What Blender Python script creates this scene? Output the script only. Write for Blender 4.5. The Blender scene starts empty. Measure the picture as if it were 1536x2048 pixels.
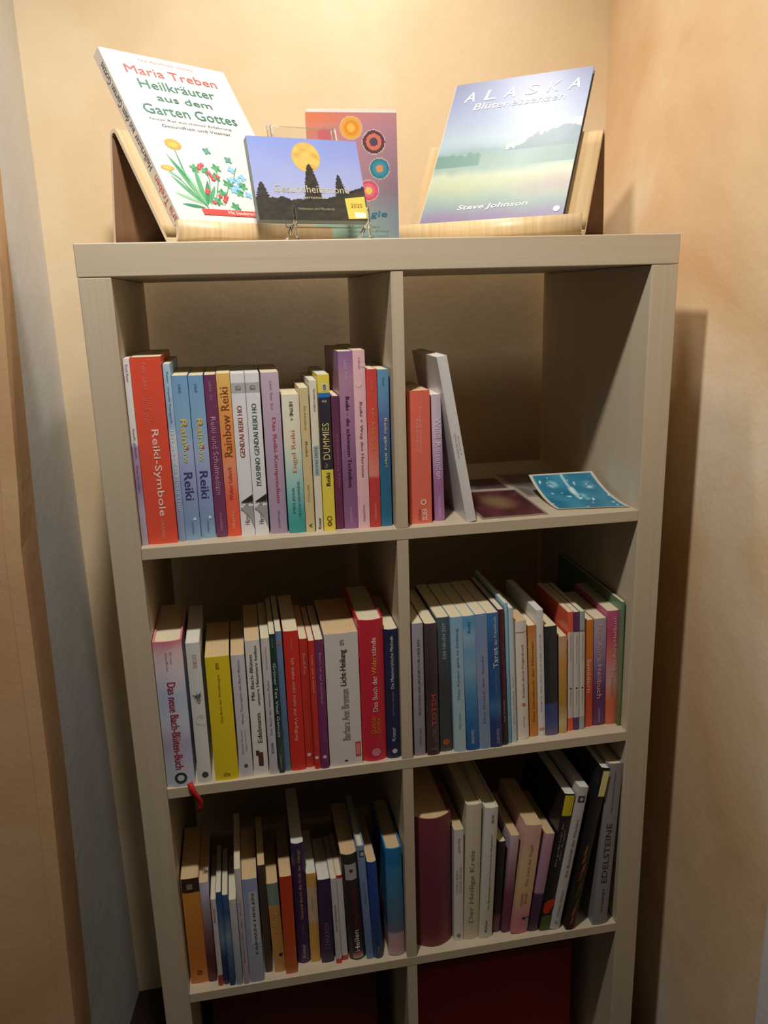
import bpy, bmesh, math, random
from mathutils import Vector, Matrix
random.seed(7)
C = bpy.context.scene.collection
PI = math.pi

def lin(h):
    if isinstance(h, str):
        h = h.lstrip('#'); h = [int(h[i:i+2], 16)/255 for i in (0, 2, 4)]
    return tuple((c/12.92 if c <= .04045 else ((c+.055)/1.055)**2.4) for c in h)

# ------------------------------------------------------------------ camera, lights, exposure
cd = bpy.data.cameras.new('camera'); cam = bpy.data.objects.new('camera', cd); C.objects.link(cam)
cd.sensor_fit = 'VERTICAL'; cd.sensor_height = 36; cd.lens = 36*1635.4/2048
cd.clip_start = .02
cam.matrix_world = Matrix(((0.98313658, 0.07254142, -0.16786962, 0.173147),
                           (-0.18081646, 0.24832838, -0.95165037, -1.044668),
                           (-0.02734728, 0.96595588, 0.2572574, 1.398135),
                           (0, 0, 0, 1)))
bpy.context.scene.camera = cam
sc = bpy.context.scene
sc.view_settings.view_transform = 'Standard'; sc.view_settings.look = 'None'
sc.view_settings.gamma = 1; sc.view_settings.use_curve_mapping = False
sc.view_settings.exposure = 0.0

world = bpy.data.worlds.new('world'); sc.world = world; world.use_nodes = True
world.node_tree.nodes['Background'].inputs[0].default_value = (1.0, .92, .84, 1)
world.node_tree.nodes['Background'].inputs[1].default_value = .06

def spot(name, loc, target, power, radius, angle, blend, col):
    l = bpy.data.lights.new(name, 'SPOT'); l.energy = power; l.shadow_soft_size = radius
    l.spot_size = math.radians(angle); l.spot_blend = blend; l.color = col
    o = bpy.data.objects.new(name, l); C.objects.link(o); o.location = loc
    o.rotation_euler = (Vector(target)-Vector(loc)).to_track_quat('-Z', 'Y').to_euler()
    return o
spot('niche_downlight', (.42, .215, 2.36), (.42, .215, 0), 20, .04, 106, 1.0, (1.0, .97, .92))
spot('ceiling_spot', (.13, -.47, 2.22), (.40, .12, 1.00), 49, .035, 140, 1.0, (1.0, .955, .90))

# ------------------------------------------------------------------ materials
def nt(name):
    m = bpy.data.materials.new(name); m.use_nodes = True
    n = m.node_tree.nodes; return m, n, m.node_tree.links, n['Principled BSDF']
_mc = {}
def flat(col, rough=.5, spec=.4, coat=0):
    k = (col, rough, spec, coat)
    if k in _mc: return _mc[k]
    m, n, l, b = nt('paint')
    b.inputs['Base Color'].default_value = (*lin(col), 1); b.inputs['Roughness'].default_value = rough
    b.inputs['Specular IOR Level'].default_value = spec; b.inputs['Coat Weight'].default_value = coat
    _mc[k] = m; return m
def ramp_node(n, stops, lin_interp=True):
    r = n.new('ShaderNodeValToRGB'); cr = r.color_ramp
    stops = sorted(stops)
    while len(cr.elements) < len(stops): cr.elements.new(.5)
    for e, (p, c) in zip(cr.elements, stops): e.position = p; e.color = (*lin(c), 1)
    return r
def spine_mat(stops, rough=.38, cloud=0, seed=0, coat=.15):
    """printed card cover: colour runs from foot (0) to head (1); cloud = blotchy print"""
    m, n, l, b = nt('printed_cover')
    tc = n.new('ShaderNodeTexCoord'); sp = n.new('ShaderNodeSeparateXYZ'); l.new(tc.outputs['Generated'], sp.inputs[0])
    r = ramp_node(n, stops)
    src = sp.outputs['Z']
    if cloud:
        no = n.new('ShaderNodeTexNoise'); no.noise_dimensions = '3D'; no.inputs['Scale'].default_value = 28; no.inputs['Detail'].default_value = 3
        mp = n.new('ShaderNodeMapping'); mp.inputs['Location'].default_value = (seed*3.1, seed, 0); l.new(tc.outputs['Object'], mp.inputs[0]); l.new(mp.outputs[0], no.inputs['Vector'])
        ma = n.new('ShaderNodeMath'); ma.operation = 'MULTIPLY_ADD'; ma.inputs[1].default_value = cloud; l.new(no.outputs['Fac'], ma.inputs[0])
        ad = n.new('ShaderNodeMath'); ad.operation = 'ADD'; l.new(src, ad.inputs[0]); ad.inputs[1].default_value = -cloud/2
        l.new(ad.outputs[0], ma.inputs[2]); src = ma.outputs[0]
    l.new(src, r.inputs[0]); l.new(r.outputs[0], b.inputs['Base Color'])
    b.inputs['Roughness'].default_value = rough; b.inputs['Coat Weight'].default_value = coat; b.inputs['Coat Roughness'].default_value = .25
    return m
def page_mat(col, name):
    m, n, l, b = nt(name)
    tc = n.new('ShaderNodeTexCoord'); w = n.new('ShaderNodeTexNoise'); mp = n.new('ShaderNodeMapping')
    mp.inputs['Scale'].default_value = (2600, 4, 4); l.new(tc.outputs['Object'], mp.inputs[0]); l.new(mp.outputs[0], w.inputs['Vector'])
    w.inputs['Scale'].default_value = 1; w.inputs['Detail'].default_value = 1
    r = ramp_node(n, [(.3, [c*.90 for c in [int(col[i:i+2], 16)/255 for i in (1, 3, 5)]]), (.65, col)])
    l.new(w.outputs['Fac'], r.inputs[0]); l.new(r.outputs[0], b.inputs['Base Color'])
    bp = n.new('ShaderNodeBump'); bp.inputs['Strength'].default_value = .3; bp.inputs['Distance'].default_value = .0004
    l.new(w.outputs['Fac'], bp.inputs['Height']); l.new(bp.outputs[0], b.inputs['Normal'])
    b.inputs['Roughness'].default_value = .85
    return m
PG = {'cream': page_mat('#EADDB9', 'cream_pages'), 'white': page_mat('#E6E1D4', 'white_pages'), 'tan': page_mat('#DDBF8E', 'tan_pages')}

def plaster(name, c1, c2, c3, bump=.5, sc1=2.2, rough=.8):
    """sponge-painted rough plaster"""
    m, n, l, b = nt(name)
    tc = n.new('ShaderNodeTexCoord')
    a = n.new('ShaderNodeTexNoise'); a.inputs['Scale'].default_value = sc1; a.inputs['Detail'].default_value = 5; a.inputs['Roughness'].default_value = .55; a.inputs['Distortion'].default_value = .6
    l.new(tc.outputs['Object'], a.inputs['Vector'])
    r = ramp_node(n, [(.32, c1), (.5, c2), (.68, c3)]); l.new(a.outputs['Fac'], r.inputs[0]); l.new(r.outputs[0], b.inputs['Base Color'])
    f = n.new('ShaderNodeTexNoise'); f.inputs['Scale'].default_value = 120; f.inputs['Detail'].default_value = 4
    g = n.new('ShaderNodeTexNoise'); g.inputs['Scale'].default_value = 14; g.inputs['Detail'].default_value = 3
    l.new(tc.outputs['Object'], f.inputs['Vector']); l.new(tc.outputs['Object'], g.inputs['Vector'])
    ad = n.new('ShaderNodeMath'); ad.operation = 'MULTIPLY_ADD'; ad.inputs[1].default_value = 3; l.new(g.outputs['Fac'], ad.inputs[0]); l.new(f.outputs['Fac'], ad.inputs[2])
    bp = n.new('ShaderNodeBump'); bp.inputs['Strength'].default_value = bump; bp.inputs['Distance'].default_value = .0022
    l.new(ad.outputs[0], bp.inputs['Height']); l.new(bp.outputs[0], b.inputs['Normal'])
    b.inputs['Roughness'].default_value = rough; b.inputs['Specular IOR Level'].default_value = .25
    return m
def wood(name, c1, c2, scale=(3, 3, 60), rough=.5, bump=.08, coat=0):
    m, n, l, b = nt(name)
    tc = n.new('ShaderNodeTexCoord'); mp = n.new('ShaderNodeMapping'); mp.inputs['Scale'].default_value = scale
    l.new(tc.outputs['Object'], mp.inputs[0])
    a = n.new('ShaderNodeTexNoise'); a.inputs['Scale'].default_value = 1; a.inputs['Detail'].default_value = 6; a.inputs['Distortion'].default_value = .4
    l.new(mp.outputs[0], a.inputs['Vector'])
    r = ramp_node(n, [(.3, c1), (.7, c2)]); l.new(a.outputs['Fac'], r.inputs[0]); l.new(r.outputs[0], b.inputs['Base Color'])
    bp = n.new('ShaderNodeBump'); bp.inputs['Strength'].default_value = bump; bp.inputs['Distance'].default_value = .0006
    l.new(a.outputs['Fac'], bp.inputs['Height']); l.new(bp.outputs[0], b.inputs['Normal'])
    b.inputs['Roughness'].default_value = rough; b.inputs['Coat Weight'].default_value = coat
    return m
def attr_mat(name, rough=.42, coat=.1):
    m, n, l, b = nt(name)
    a = n.new('ShaderNodeAttribute'); a.attribute_name = 'print'; l.new(a.outputs['Color'], b.inputs['Base Color'])
    b.inputs['Roughness'].default_value = rough; b.inputs['Coat Weight'].default_value = coat; b.inputs['Coat Roughness'].default_value = .3
    return m
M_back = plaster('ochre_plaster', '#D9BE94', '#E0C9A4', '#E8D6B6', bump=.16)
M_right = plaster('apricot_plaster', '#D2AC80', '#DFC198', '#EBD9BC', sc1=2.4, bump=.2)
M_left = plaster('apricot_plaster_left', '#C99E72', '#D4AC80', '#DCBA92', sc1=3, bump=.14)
M_white = plaster('white_plaster', '#CFCDC8', '#D8D6D0', '#DEDCD6', bump=.15)
M_shelf_h = wood('pale_birch_foil', '#BFB096', '#C8BAA1', (2, 30, 160), .45, .06)
M_shelf_v = wood('pale_birch_foil_upright', '#BFB096', '#C8BAA1', (160, 30, 2), .45, .06)
M_ply = wood('beech_plywood', '#CDAC7A', '#DFC59A', (170, 5, 5), .42, .05, .25)
M_ply_shade = wood('plywood_inside_shade', '#7E5A3E', '#8E6848', (120, 5, 5), .5, .05)  # shade on the holders' inner faces, painted in as darker brown plywood
M_ply_edge = wood('plywood_edge', '#E2D0B0', '#EFE4CC', (400, 400, 400), .6, .05)
M_attr = attr_mat('printed_picture')
M_attr_gloss = attr_mat('glossy_printed_picture', .45, .1)
M_floor = wood('dark_red_brown_floor', '#24140F', '#2E1B14', (6, 60, 6), .5)

# ------------------------------------------------------------------ mesh helpers
def mesh_obj(name, verts, faces, mat, parent=None, smooth=False, mats=None, mi=None):
    me = bpy.data.meshes.new(name); me.from_pydata([tuple(v) for v in verts], [], faces)
    for mm in (mats or ([mat] if mat else [])): me.materials.append(mm)
    if mi: me.polygons.foreach_set('material_index', mi)
    if smooth: me.polygons.foreach_set('use_smooth', [True]*len(me.polygons))
    me.update()
    o = bpy.data.objects.new(name, me); C.objects.link(o)
    if parent: o.parent = parent
    return o
def boxvf(x0, x1, y0, y1, z0, z1):
    v = [(x0, y0, z0), (x1, y0, z0), (x1, y1, z0), (x0, y1, z0), (x0, y0, z1), (x1, y0, z1), (x1, y1, z1), (x0, y1, z1)]
    f = [(0, 3, 2, 1), (4, 5, 6, 7), (0, 1, 5, 4), (1, 2, 6, 5), (2, 3, 7, 6), (3, 0, 4, 7)]
    return v, f
def box(name, x0, x1, y0, y1, z0, z1, mat, parent=None, bevel=0):
    v, f = boxvf(x0, x1, y0, y1, z0, z1)
    if not bevel: return mesh_obj(name, v, f, mat, parent)
    bm = bmesh.new(); vs = [bm.verts.new(p) for p in v]
    for q in f: bm.faces.new([vs[i] for i in q])
    bmesh.ops.bevel(bm, geom=bm.edges[:], offset=bevel, segments=2, affect='EDGES', profile=.5)
    me = bpy.data.meshes.new(name); bm.to_mesh(me); bm.free(); me.materials.append(mat)
    o = bpy.data.objects.new(name, me); C.objects.link(o)
    if parent: o.parent = parent
    return o
def empty(name, loc, rot=(0, 0, 0)):
    o = bpy.data.objects.new(name, None); C.objects.link(o); o.location = loc; o.rotation_euler = rot; o.empty_display_size = .02
    return o
def tag(o, label=None, cat=None, group=None, kind=None):
    if label: o['label'] = label
    if cat: o['category'] = cat
    if group: o['group'] = group
    if kind: o['kind'] = kind
    return o
_tc = {}
def text_mesh(s, bold=0):
    k = (s, bold)
    if k in _tc: return _tc[k]
    cu = bpy.data.curves.new('t', 'FONT'); cu.body = s; cu.resolution_u = 2; cu.offset = bold; cu.size = 1
    ob = bpy.data.objects.new('t', cu); me = bpy.data.meshes.new_from_object(ob)
    vs = [(v.co.x, v.co.y) for v in me.vertices]; fs = [tuple(p.vertices) for p in me.polygons]
    bpy.data.objects.remove(ob); bpy.data.curves.remove(cu); bpy.data.meshes.remove(me)
    if not vs: vs = [(0, 0)]; fs = []
    x0 = min(v[0] for v in vs); x1 = max(v[0] for v in vs); y0 = min(v[1] for v in vs); y1 = max(v[1] for v in vs)
    vs = [((x-x0)/(x1-x0+1e-9), (y-y0)/(y1-y0+1e-9)) for x, y in vs]
    _tc[k] = (vs, fs); return _tc[k]
def place(vs2, fn): return [fn(a, b) for a, b in vs2]

# ------------------------------------------------------------------ room
YB = .431; XR = .851; XL = -.116; ZC = 2.42
CASE = -.205
def struct(name, *a, **k):
    o = box(name, *a, **k); o['kind'] = 'structure'; return o
struct('floor', -2.2, 2.4, -3.2, YB+.1, -.05, 0, M_floor)
struct('ceiling', -2.2, 2.4, -3.2, YB+.1, ZC, ZC+.05, M_white)
struct('wall_back', XL-.1, XR+.1, YB, YB+.1, 0, ZC, M_back)
# the right wall runs from the back corner to the door casing near the viewer
struct('wall_right', XR, XR+.1, CASE, YB, 0, ZC, M_right)
dc = box('trim_1', XR-.012, XR+.10, CASE-.1, CASE, 0, 2.08, M_white, bevel=.003); dc['kind'] = 'structure'
struct('wall_right_front', XR, XR+.1, -3.2, CASE-.1, 0, ZC, M_right)
# left side: white niche flank, apricot reveal, then the wall face towards the viewer; the plaster edges wander a little
EB = [(-.152, 0), (-.1503, .1955), (-.1322, .6963), (-.1256, 1.0523), (-.1225, 1.1312), (-.1173, 1.2722), (-.1156, 1.3093), (-.1122, 1.4056), (-.1110, 1.4637), (-.1068, 1.573), (-.100, 1.8), (-.095, ZC)]
EA = [(-.152, 0), (-.1394, .405), (-.1245, .7688), (-.1184, 1.0884), (-.112, 1.1588), (-.1046, 1.2859), (-.0935, 1.462), (-.090, 1.8), (-.088, ZC)]
def interp(E, z):
    for (xa, za), (xb, zb) in zip(E, E[1:]):
        if za <= z <= zb: return xa+(xb-xa)*(z-za)/(zb-za)
    return E[-1][0]
ZS = [i*ZC/60 for i in range(61)]
def strip(name, pa, pb, mat, nsub=1, rnd=0):
    v = []; f = []
    for z in ZS:
        a = Vector(pa(z)); b = Vector(pb(z))
        for k in range(nsub+1): v.append(a.lerp(b, k/nsub))
    for i in range(len(ZS)-1):
        for k in range(nsub): q = i*(nsub+1)+k; f.append((q, q+1, q+nsub+2, q+nsub+1))
    o = mesh_obj(name, v, f, mat, smooth=False); o['kind'] = 'structure'
    md = o.modifiers.new('thick', 'SOLIDIFY'); md.thickness = .02; md.offset = -1 if rnd == 0 else 1
    return o
strip('wall_left', lambda z: (interp(EB, z), .17, z), lambda z: (XL-.0, YB, z), M_white, 4)
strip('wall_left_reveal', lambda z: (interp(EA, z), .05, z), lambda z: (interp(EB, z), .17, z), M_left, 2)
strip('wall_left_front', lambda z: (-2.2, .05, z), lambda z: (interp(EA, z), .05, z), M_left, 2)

# ------------------------------------------------------------------ the shelf unit
W = .765; T = .0385; CW = .336; DV = .016; DP = .39; H = 1.465
SZ = [H-T-k*CW-(k-1)*DV for k in (1, 2, 3)]          # upper faces of the three shelves
shelf = empty('cube_shelf', (0, 0, 0))
tag(shelf, 'pale birch cube shelf unit with two columns of open compartments', 'shelf')
box('top_panel', 0, W, 0, DP, H-T, H, M_shelf_h, shelf, .0012)
box('bottom_panel', 0, W, 0, DP, 0, T, M_shelf_h, shelf, .0012)
box('side_panel', .0006, T, .0006, DP, T, H-T-.0004, M_shelf_v, shelf, .001)
box('side_panel', W-T, W-.0006, .0006, DP, T, H-T-.0004, M_shelf_v, shelf, .001)
for z in SZ: box('shelf_board', T+.0003, W-T-.0003, .0008, DP-.001, z-DV, z, M_shelf_h, shelf, .0006)
zz = [T]+[z for z in SZ[::-1]]
for k in range(4):
    z0 = zz[k]; z1 = z0+CW
    box('divider', T+CW, T+CW+DV, .0012, DP-.001, z0+.0003, z1-.0003, M_shelf_v, shelf, .0006)

# ------------------------------------------------------------------ books
def yf_round(x, th, r): return r*(1-(2*x/th)**2)
def book(name, th, h, d, cov, pages='cream', kind='p', r=0.0012):
    """cover = one bent case (boards and spine), pages = block; origin at the foot, centre of the spine"""
    root = empty(name, (0, 0, 0))
    c = .0005 if kind == 'p' else .0022
    c = min(c, th*.2)
    N = 10
    outer = [(th/2, d)]; inner = [(th/2-c, d)]
    for i in range(N+1):
        x = th/2-th*i/N; outer.append((x, -yf_round(x, th, r)))
        xi = (th/2-c)*(1-2*i/N); inner.append((xi, c-yf_round(xi, th, r)))
    outer.append((-th/2, d)); inner.append((-th/2+c, d))
    n = len(outer); v = []
    for z in (0, h):
        v += [(x, y, z) for x, y in outer]; v += [(x, y, z) for x, y in inner]
    f = []
    for i in range(n-1):
        f.append((i+1, i, 2*n+i, 2*n+i+1))                      # outside
        f.append((n+i, n+i+1, 3*n+i+1, 3*n+i))                  # inside
        f.append((i, i+1, n+i+1, n+i)); f.append((2*n+i+1, 2*n+i, 3*n+i, 3*n+i+1))
    f.append((0, n, 3*n, 2*n)); f.append((n-1, 3*n-1, 4*n-1, 2*n-1)[::-1] if False else (2*n-1, n-1, 3*n-1, 4*n-1))
    mesh_obj('cover', v, f, cov, root)
    e = .0004 if kind == 'p' else .0028
    x = th/2-c-.0001; y0 = c+.0003-(0 if r < .003 else 0)
    # page block follows the hollow of the spine
    pv = []; M = 6
    prof = [(x-2*x*i/M, y0-(yf_round(x-2*x*i/M, th, r) if r else 0)*.92) for i in range(M+1)]
    prof = [(x, d-(.0008 if kind == 'p' else .003))]+prof+[(-x, d-(.0008 if kind == 'p' else .003))]
    m = len(prof)
    for z in (e, h-e): pv += [(a, b, z) for a, b in prof]
    pf = [tuple(range(m)), tuple(range(2*m-1, m-1, -1))]+[(i, (i+1) % m, m+(i+1) % m, m+i)[::-1] for i in range(m)]
    mesh_obj('page_block', pv, pf, PG[pages], root)
    return root
def spine_patch(root, th, h, r, t0, t1, w0, w1, mat, off=.00015, name='spine_label'):
    v = []; K = 6
    for z in (h*(1-t1), h*(1-t0)):
        for i in range(K+1):
            x = -th/2+th*(w0+(w1-w0)*i/K); v.append((x, -yf_round(x, th, r)-off, z))
    f = [(i, i+1, K+2+i, K+1+i) for i in range(K)]
    return mesh_obj(name, v, f, mat, root)
def spine_text(root, th, h, r, s, d, t0, t1, w0, w1, col, bold=0, off=.0003):
    vs, fs = text_mesh(s, min(bold, .02)*.5 if 'M' not in s else 0)
    zt = h*(1-t0); zb = h*(1-t1); xl = -th/2+th*w0; xr = -th/2+th*w1
    def fn(a, b):
        if d == 'd': x = xl+(xr-xl)*b; z = zt-(zt-zb)*a
        elif d == 'u': x = xr-(xr-xl)*b; z = zb+(zt-zb)*a
        else: x = xl+(xr-xl)*a; z = zb+(zt-zb)*b
        return (x, -yf_round(x, th, r)-off, z)
    return mesh_obj('spine_lettering', place(vs, fn), fs, flat(col, .5), root)
def spine_disc(root, th, h, r, t, w, rad, col, off=.00035, ring=0):
    n = 18; cx = -th/2+th*w; cz = h*(1-t)
    if not ring:
        v = [(cx+rad*math.cos(2*PI*i/n), 0, cz+rad*math.sin(2*PI*i/n)) for i in range(n)]; f = [tuple(range(n))]
    else:
        v = [(cx+q*math.cos(2*PI*i/n), 0, cz+q*math.sin(2*PI*i/n)) for q in (rad, rad*ring) for i in range(n)]
        f = [(i, (i+1) % n, n+(i+1) % n, n+i) for i in range(n)]
    v = [(x, -yf_round(x, th, r)-off, z) for x, y, z in v]
    return mesh_obj('spine_emblem', v, f, flat(col, .5), root)

def hx(c): return [int(c.lstrip('#')[i:i+2], 16)/255 for i in (0, 2, 4)] if isinstance(c, str) else list(c)
GEO = [
    (1, 0.0396, 0.0476, 0.013, 0.240, 0.0),
    (1, 0.0477, 0.0851, 0.016, 0.241, 0.0),
    (1, 0.0859, 0.0949, 0.020, 0.231, 0.0),
    (1, 0.0950, 0.1147, 0.021, 0.216, 0.0),
    (1, 0.1151, 0.1339, 0.026, 0.215, 0.0),
    (1, 0.1345, 0.1496, 0.026, 0.215, 0.0),
    (1, 0.1500, 0.1674, 0.026, 0.216, 0.0),
    (1, 0.1677, 0.1858, 0.025, 0.215, 0.0),
    (1, 0.1861, 0.2043, 0.024, 0.215, 0.0),
    (1, 0.2062, 0.2292, 0.023, 0.215, 0.0),
    (1, 0.2308, 0.2533, 0.019, 0.186, 0.0),
    (1, 0.2536, 0.2657, 0.016, 0.194, 0.0),
    (1, 0.2670, 0.2771, 0.016, 0.203, 0.0),
    (1, 0.2777, 0.2935, 0.015, 0.210, 0.0),
    (1, 0.2950, 0.3057, 0.021, 0.181, 0.0),
    (1, 0.3062, 0.3251, 0.019, 0.238, 0.0),
    (1, 0.3249, 0.3409, 0.016, 0.239, 0.0),
    (1, 0.3417, 0.3563, 0.017, 0.214, 0.0),
    (1, 0.3570, 0.3720, 0.018, 0.213, 0.0),
    (1, 0.3971, 0.4294, 0.018, 0.183, -1.2),
    (1, 0.4340, 0.4481, 0.024, 0.176, -2.1),
    (1, 0.4735, 0.4875, 0.005, 0.230, -10.1),
    (2, 0.0394, 0.0777, 0.002, 0.220, 0.0),
    (2, 0.0822, 0.1008, 0.004, 0.214, 0.0),
    (2, 0.1057, 0.1384, 0.005, 0.190, 0.0),
    (2, 0.1404, 0.1589, 0.006, 0.189, 0.0),
    (2, 0.1605, 0.1808, 0.007, 0.208, 0.0),
    (2, 0.1822, 0.1940, 0.005, 0.210, 0.0),
    (2, 0.1951, 0.2036, 0.005, 0.215, 0.0),
    (2, 0.2041, 0.2128, 0.008, 0.217, 0.0),
    (2, 0.2131, 0.2340, 0.007, 0.216, 0.0),
    (2, 0.2347, 0.2463, 0.011, 0.201, 0.0),
    (2, 0.2466, 0.2555, 0.004, 0.200, 0.0),
    (2, 0.2556, 0.2676, 0.003, 0.201, 0.0),
    (2, 0.2689, 0.3163, 0.004, 0.207, 0.0),
    (2, 0.3167, 0.3536, 0.006, 0.221, 0.0),
    (2, 0.3541, 0.3741, 0.007, 0.204, 0.0),
    (2, 0.3946, 0.4109, 0.005, 0.210, 0.0),
    (2, 0.4132, 0.4314, 0.002, 0.209, -1.3),
    (2, 0.4339, 0.4526, 0.008, 0.214, -1.1),
    (2, 0.4531, 0.4716, 0.002, 0.215, -2.6),
    (2, 0.4720, 0.4911, 0.002, 0.215, -2.8),
    (2, 0.4912, 0.5093, 0.002, 0.216, -3.6),
    (2, 0.5098, 0.5277, 0.002, 0.216, -3.4),
    (2, 0.5291, 0.5382, 0.005, 0.219, -3.2),
    (2, 0.5396, 0.5451, 0.008, 0.227, -2.9),
    (2, 0.5460, 0.5535, 0.009, 0.218, -2.6),
    (2, 0.5557, 0.5753, 0.014, 0.194, -2.8),
    (2, 0.5781, 0.5910, 0.019, 0.183, -3.1),
    (2, 0.5912, 0.6020, 0.017, 0.207, -2.9),
    (2, 0.6026, 0.6221, 0.016, 0.180, -2.9),
    (2, 0.6245, 0.6373, 0.018, 0.161, -2.1),
    (2, 0.6399, 0.6491, 0.022, 0.197, -1.8),
    (2, 0.6496, 0.6587, 0.022, 0.196, -2.0),
    (2, 0.6592, 0.6674, 0.022, 0.196, -1.8),
    (2, 0.6698, 0.6830, 0.027, 0.179, -2.0),
    (2, 0.6841, 0.7040, 0.028, 0.179, -1.5),
    (2, 0.7044, 0.7253, 0.027, 0.190, -1.5),
    (2, 0.7227, 0.7298, 0.019, 0.206, 0.0),
    (3, 0.0413, 0.0673, 0.019, 0.188, 0.0),
    (3, 0.0675, 0.0804, 0.018, 0.179, 0.0),
    (3, 0.0824, 0.0902, 0.007, 0.156, 0.0),
    (3, 0.0905, 0.0989, 0.008, 0.166, 0.0),
    (3, 0.0993, 0.1083, 0.004, 0.163, 0.0),
    (3, 0.1088, 0.1196, 0.003, 0.154, 0.0),
    (3, 0.1203, 0.1294, 0.002, 0.206, 0.0),
    (3, 0.1298, 0.1521, 0.003, 0.185, 0.0),
    (3, 0.1535, 0.1651, 0.018, 0.194, 0.0),
    (3, 0.1657, 0.1827, 0.015, 0.162, -1.0),
    (3, 0.1830, 0.2015, 0.008, 0.176, 0.0),
    (3, 0.2052, 0.2248, 0.024, 0.218, 0.0),
    (3, 0.2251, 0.2405, 0.023, 0.163, 0.0),
    (3, 0.2416, 0.2613, 0.018, 0.153, 0.0),
    (3, 0.2608, 0.2700, 0.012, 0.157, -1.0),
    (3, 0.2714, 0.2810, 0.017, 0.157, -1.6),
    (3, 0.2852, 0.3107, 0.013, 0.194, -3.0),
    (3, 0.3116, 0.3234, 0.011, 0.208, -2.9),
    (3, 0.3236, 0.3388, 0.009, 0.178, -1.7),
    (3, 0.3475, 0.3733, 0.008, 0.197, 0.0),
    (3, 0.3939, 0.4533, 0.014, 0.235, 0.0),
    (3, 0.4554, 0.4709, 0.018, 0.207, 1.3),
    (3, 0.4714, 0.4963, 0.017, 0.248, 1.5),
    (3, 0.4960, 0.5179, 0.014, 0.240, 2.7),
    (3, 0.5215, 0.5343, 0.023, 0.170, 2.9),
    (3, 0.5351, 0.5491, 0.019, 0.181, 5.3),
    (3, 0.5492, 0.5763, 0.012, 0.200, 6.7),
    (3, 0.5784, 0.5947, 0.012, 0.181, 9.2),
    (3, 0.5959, 0.6137, 0.010, 0.250, 8.2),
    (3, 0.6137, 0.6304, 0.008, 0.261, 10.2),
    (3, 0.6386, 0.6533, 0.002, 0.295, 10.2),
    (3, 0.6845, 0.7098, 0.003, 0.296, 3.1),
]
def ribbon(b, th, h, r):
    x = th*.30; P = [(x, -.0008, .004), (x+.002, -.006, .001), (x+.004, -.0085, -.006), (x+.009, -.009, -.016), (x+.0125, -.009, -.024), (x+.0115, -.0085, -.033), (x+.008, -.008, -.041)]
    v = []; wd = .0085
    for i, q in enumerate(P): v += [(q[0]-wd/2+(.002 if i > 3 else 0), q[1], q[2]), (q[0]+wd/2, q[1]-.0006, q[2]+.001)]
    o = mesh_obj('ribbon_bookmark', v, [(2*i, 2*i+1, 2*i+3, 2*i+2) for i in range(len(P)-1)], flat('#B81F22', .6), b, smooth=True); o['label'] = 'red ribbon hanging over the shelf edge'
    md = o.modifiers.new('t', 'SOLIDIFY'); md.thickness = .0004
def star(b, th, h, r):
    for k in range(7):
        a = k*PI/3.5; n = .009; cx = th*.02; cz = h*.63
        L = .010 if k % 2 else .007
        v = [(cx+.0012*math.cos(a+1.57), -.0018, cz+.0012*math.sin(a+1.57)), (cx+L*math.cos(a), -.0017, cz+L*math.sin(a)), (cx-.0012*math.cos(a+1.57), -.0018, cz-.0012*math.sin(a+1.57))]
        mesh_obj('spine_drawing', v, [(0, 1, 2)], flat('#5E7370', .5), b)
    v = []; 
    for k in range(25):
        t = k/24*PI*2.6; v += [(th*.05+.0045*math.sin(t)*(1+k/40), -.0018, h*(.50-.0028*k-.02*math.cos(t))), (th*.05+.0045*math.sin(t)*(1+k/40), -.0018, h*(.50-.0028*k-.02*math.cos(t))+.0006)]
    mesh_obj('spine_drawing', v, [(2*i, 2*i+1, 2*i+3, 2*i+2) for i in range(24)], flat('#8F9C96', .5), b)
def tri_mark(b, th, h, r):
    v = [(-th/2+th*a, -.0018, h*m) for a, m in [(.02, .245), (.5, .215), (.98, .30), (.85, .245), (.5, .225)]]
    mesh_obj('spine_drawing', [(-th/2+th*.05, -.0018, h*.212), (-th/2+th*.97, -.0018, h*.215), (-th/2+th*.99, -.0018, h*.262)], [(0, 1, 2)], flat('#2E2B2A', .5), b)
    mesh_obj('spine_drawing', [(-th/2+th*.0, -.0017, h*.18), (-th/2+th*.6, -.0017, h*.13), (-th/2+th, -.0017, h*.05), (-th/2+th, -.0017, h*.19)], [(0, 1, 2, 3)], flat('#A3A0A2', .5), b)
def flower(b, th, h, r):
    P = [(0, .20), (.3, .225), (.7, .235), (1, .245), (1, .19), (.8, .165), (.55, .13), (.3, .12), (.05, .14)]
    mesh_obj('spine_drawing', [(-th/2+th*a, -.0018, h*m) for a, m in P], [tuple(range(len(P)))], flat('#B8321C', .5), b)
    P = [(0, 0), (1, 0), (1, .11), (.5, .115), (0, .10)]
    mesh_obj('spine_drawing', [(-th/2+th*a, -.0017, h*m) for a, m in P], [tuple(range(len(P)))], flat('#4C5A2E', .5), b)
def bronze(b, th, h, r):
    random.seed(3)
    for k in range(9):
        z = h*(.03+.055*k); w = th*(.2+.3*random.random()); x = -th*.2+th*.3*random.random()
        mesh_obj('spine_drawing', [(x-w/2, -.0018, z), (x+w*.3, -.0018, z+.004), (x+w/2, -.0018, z+h*.07), (x-w*.2, -.0018, z+h*.05)], [(0, 1, 2, 3)], flat(random.choice(['#8A4A22', '#6E3A1E', '#A85C28', '#4A4A20']), .5), b)
def tag_yellow(b, th, h, r):
    o = box('yellow_sticker', -th*.30, th*.42, -.0022-r, -.0018-r, h*.835, h*.985, flat('#E0D68A', .5), b, .0002); o['label'] = 'pale yellow sticker'
W_ = '#E8E2D4'; K_ = '#2B2A2C'
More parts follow.
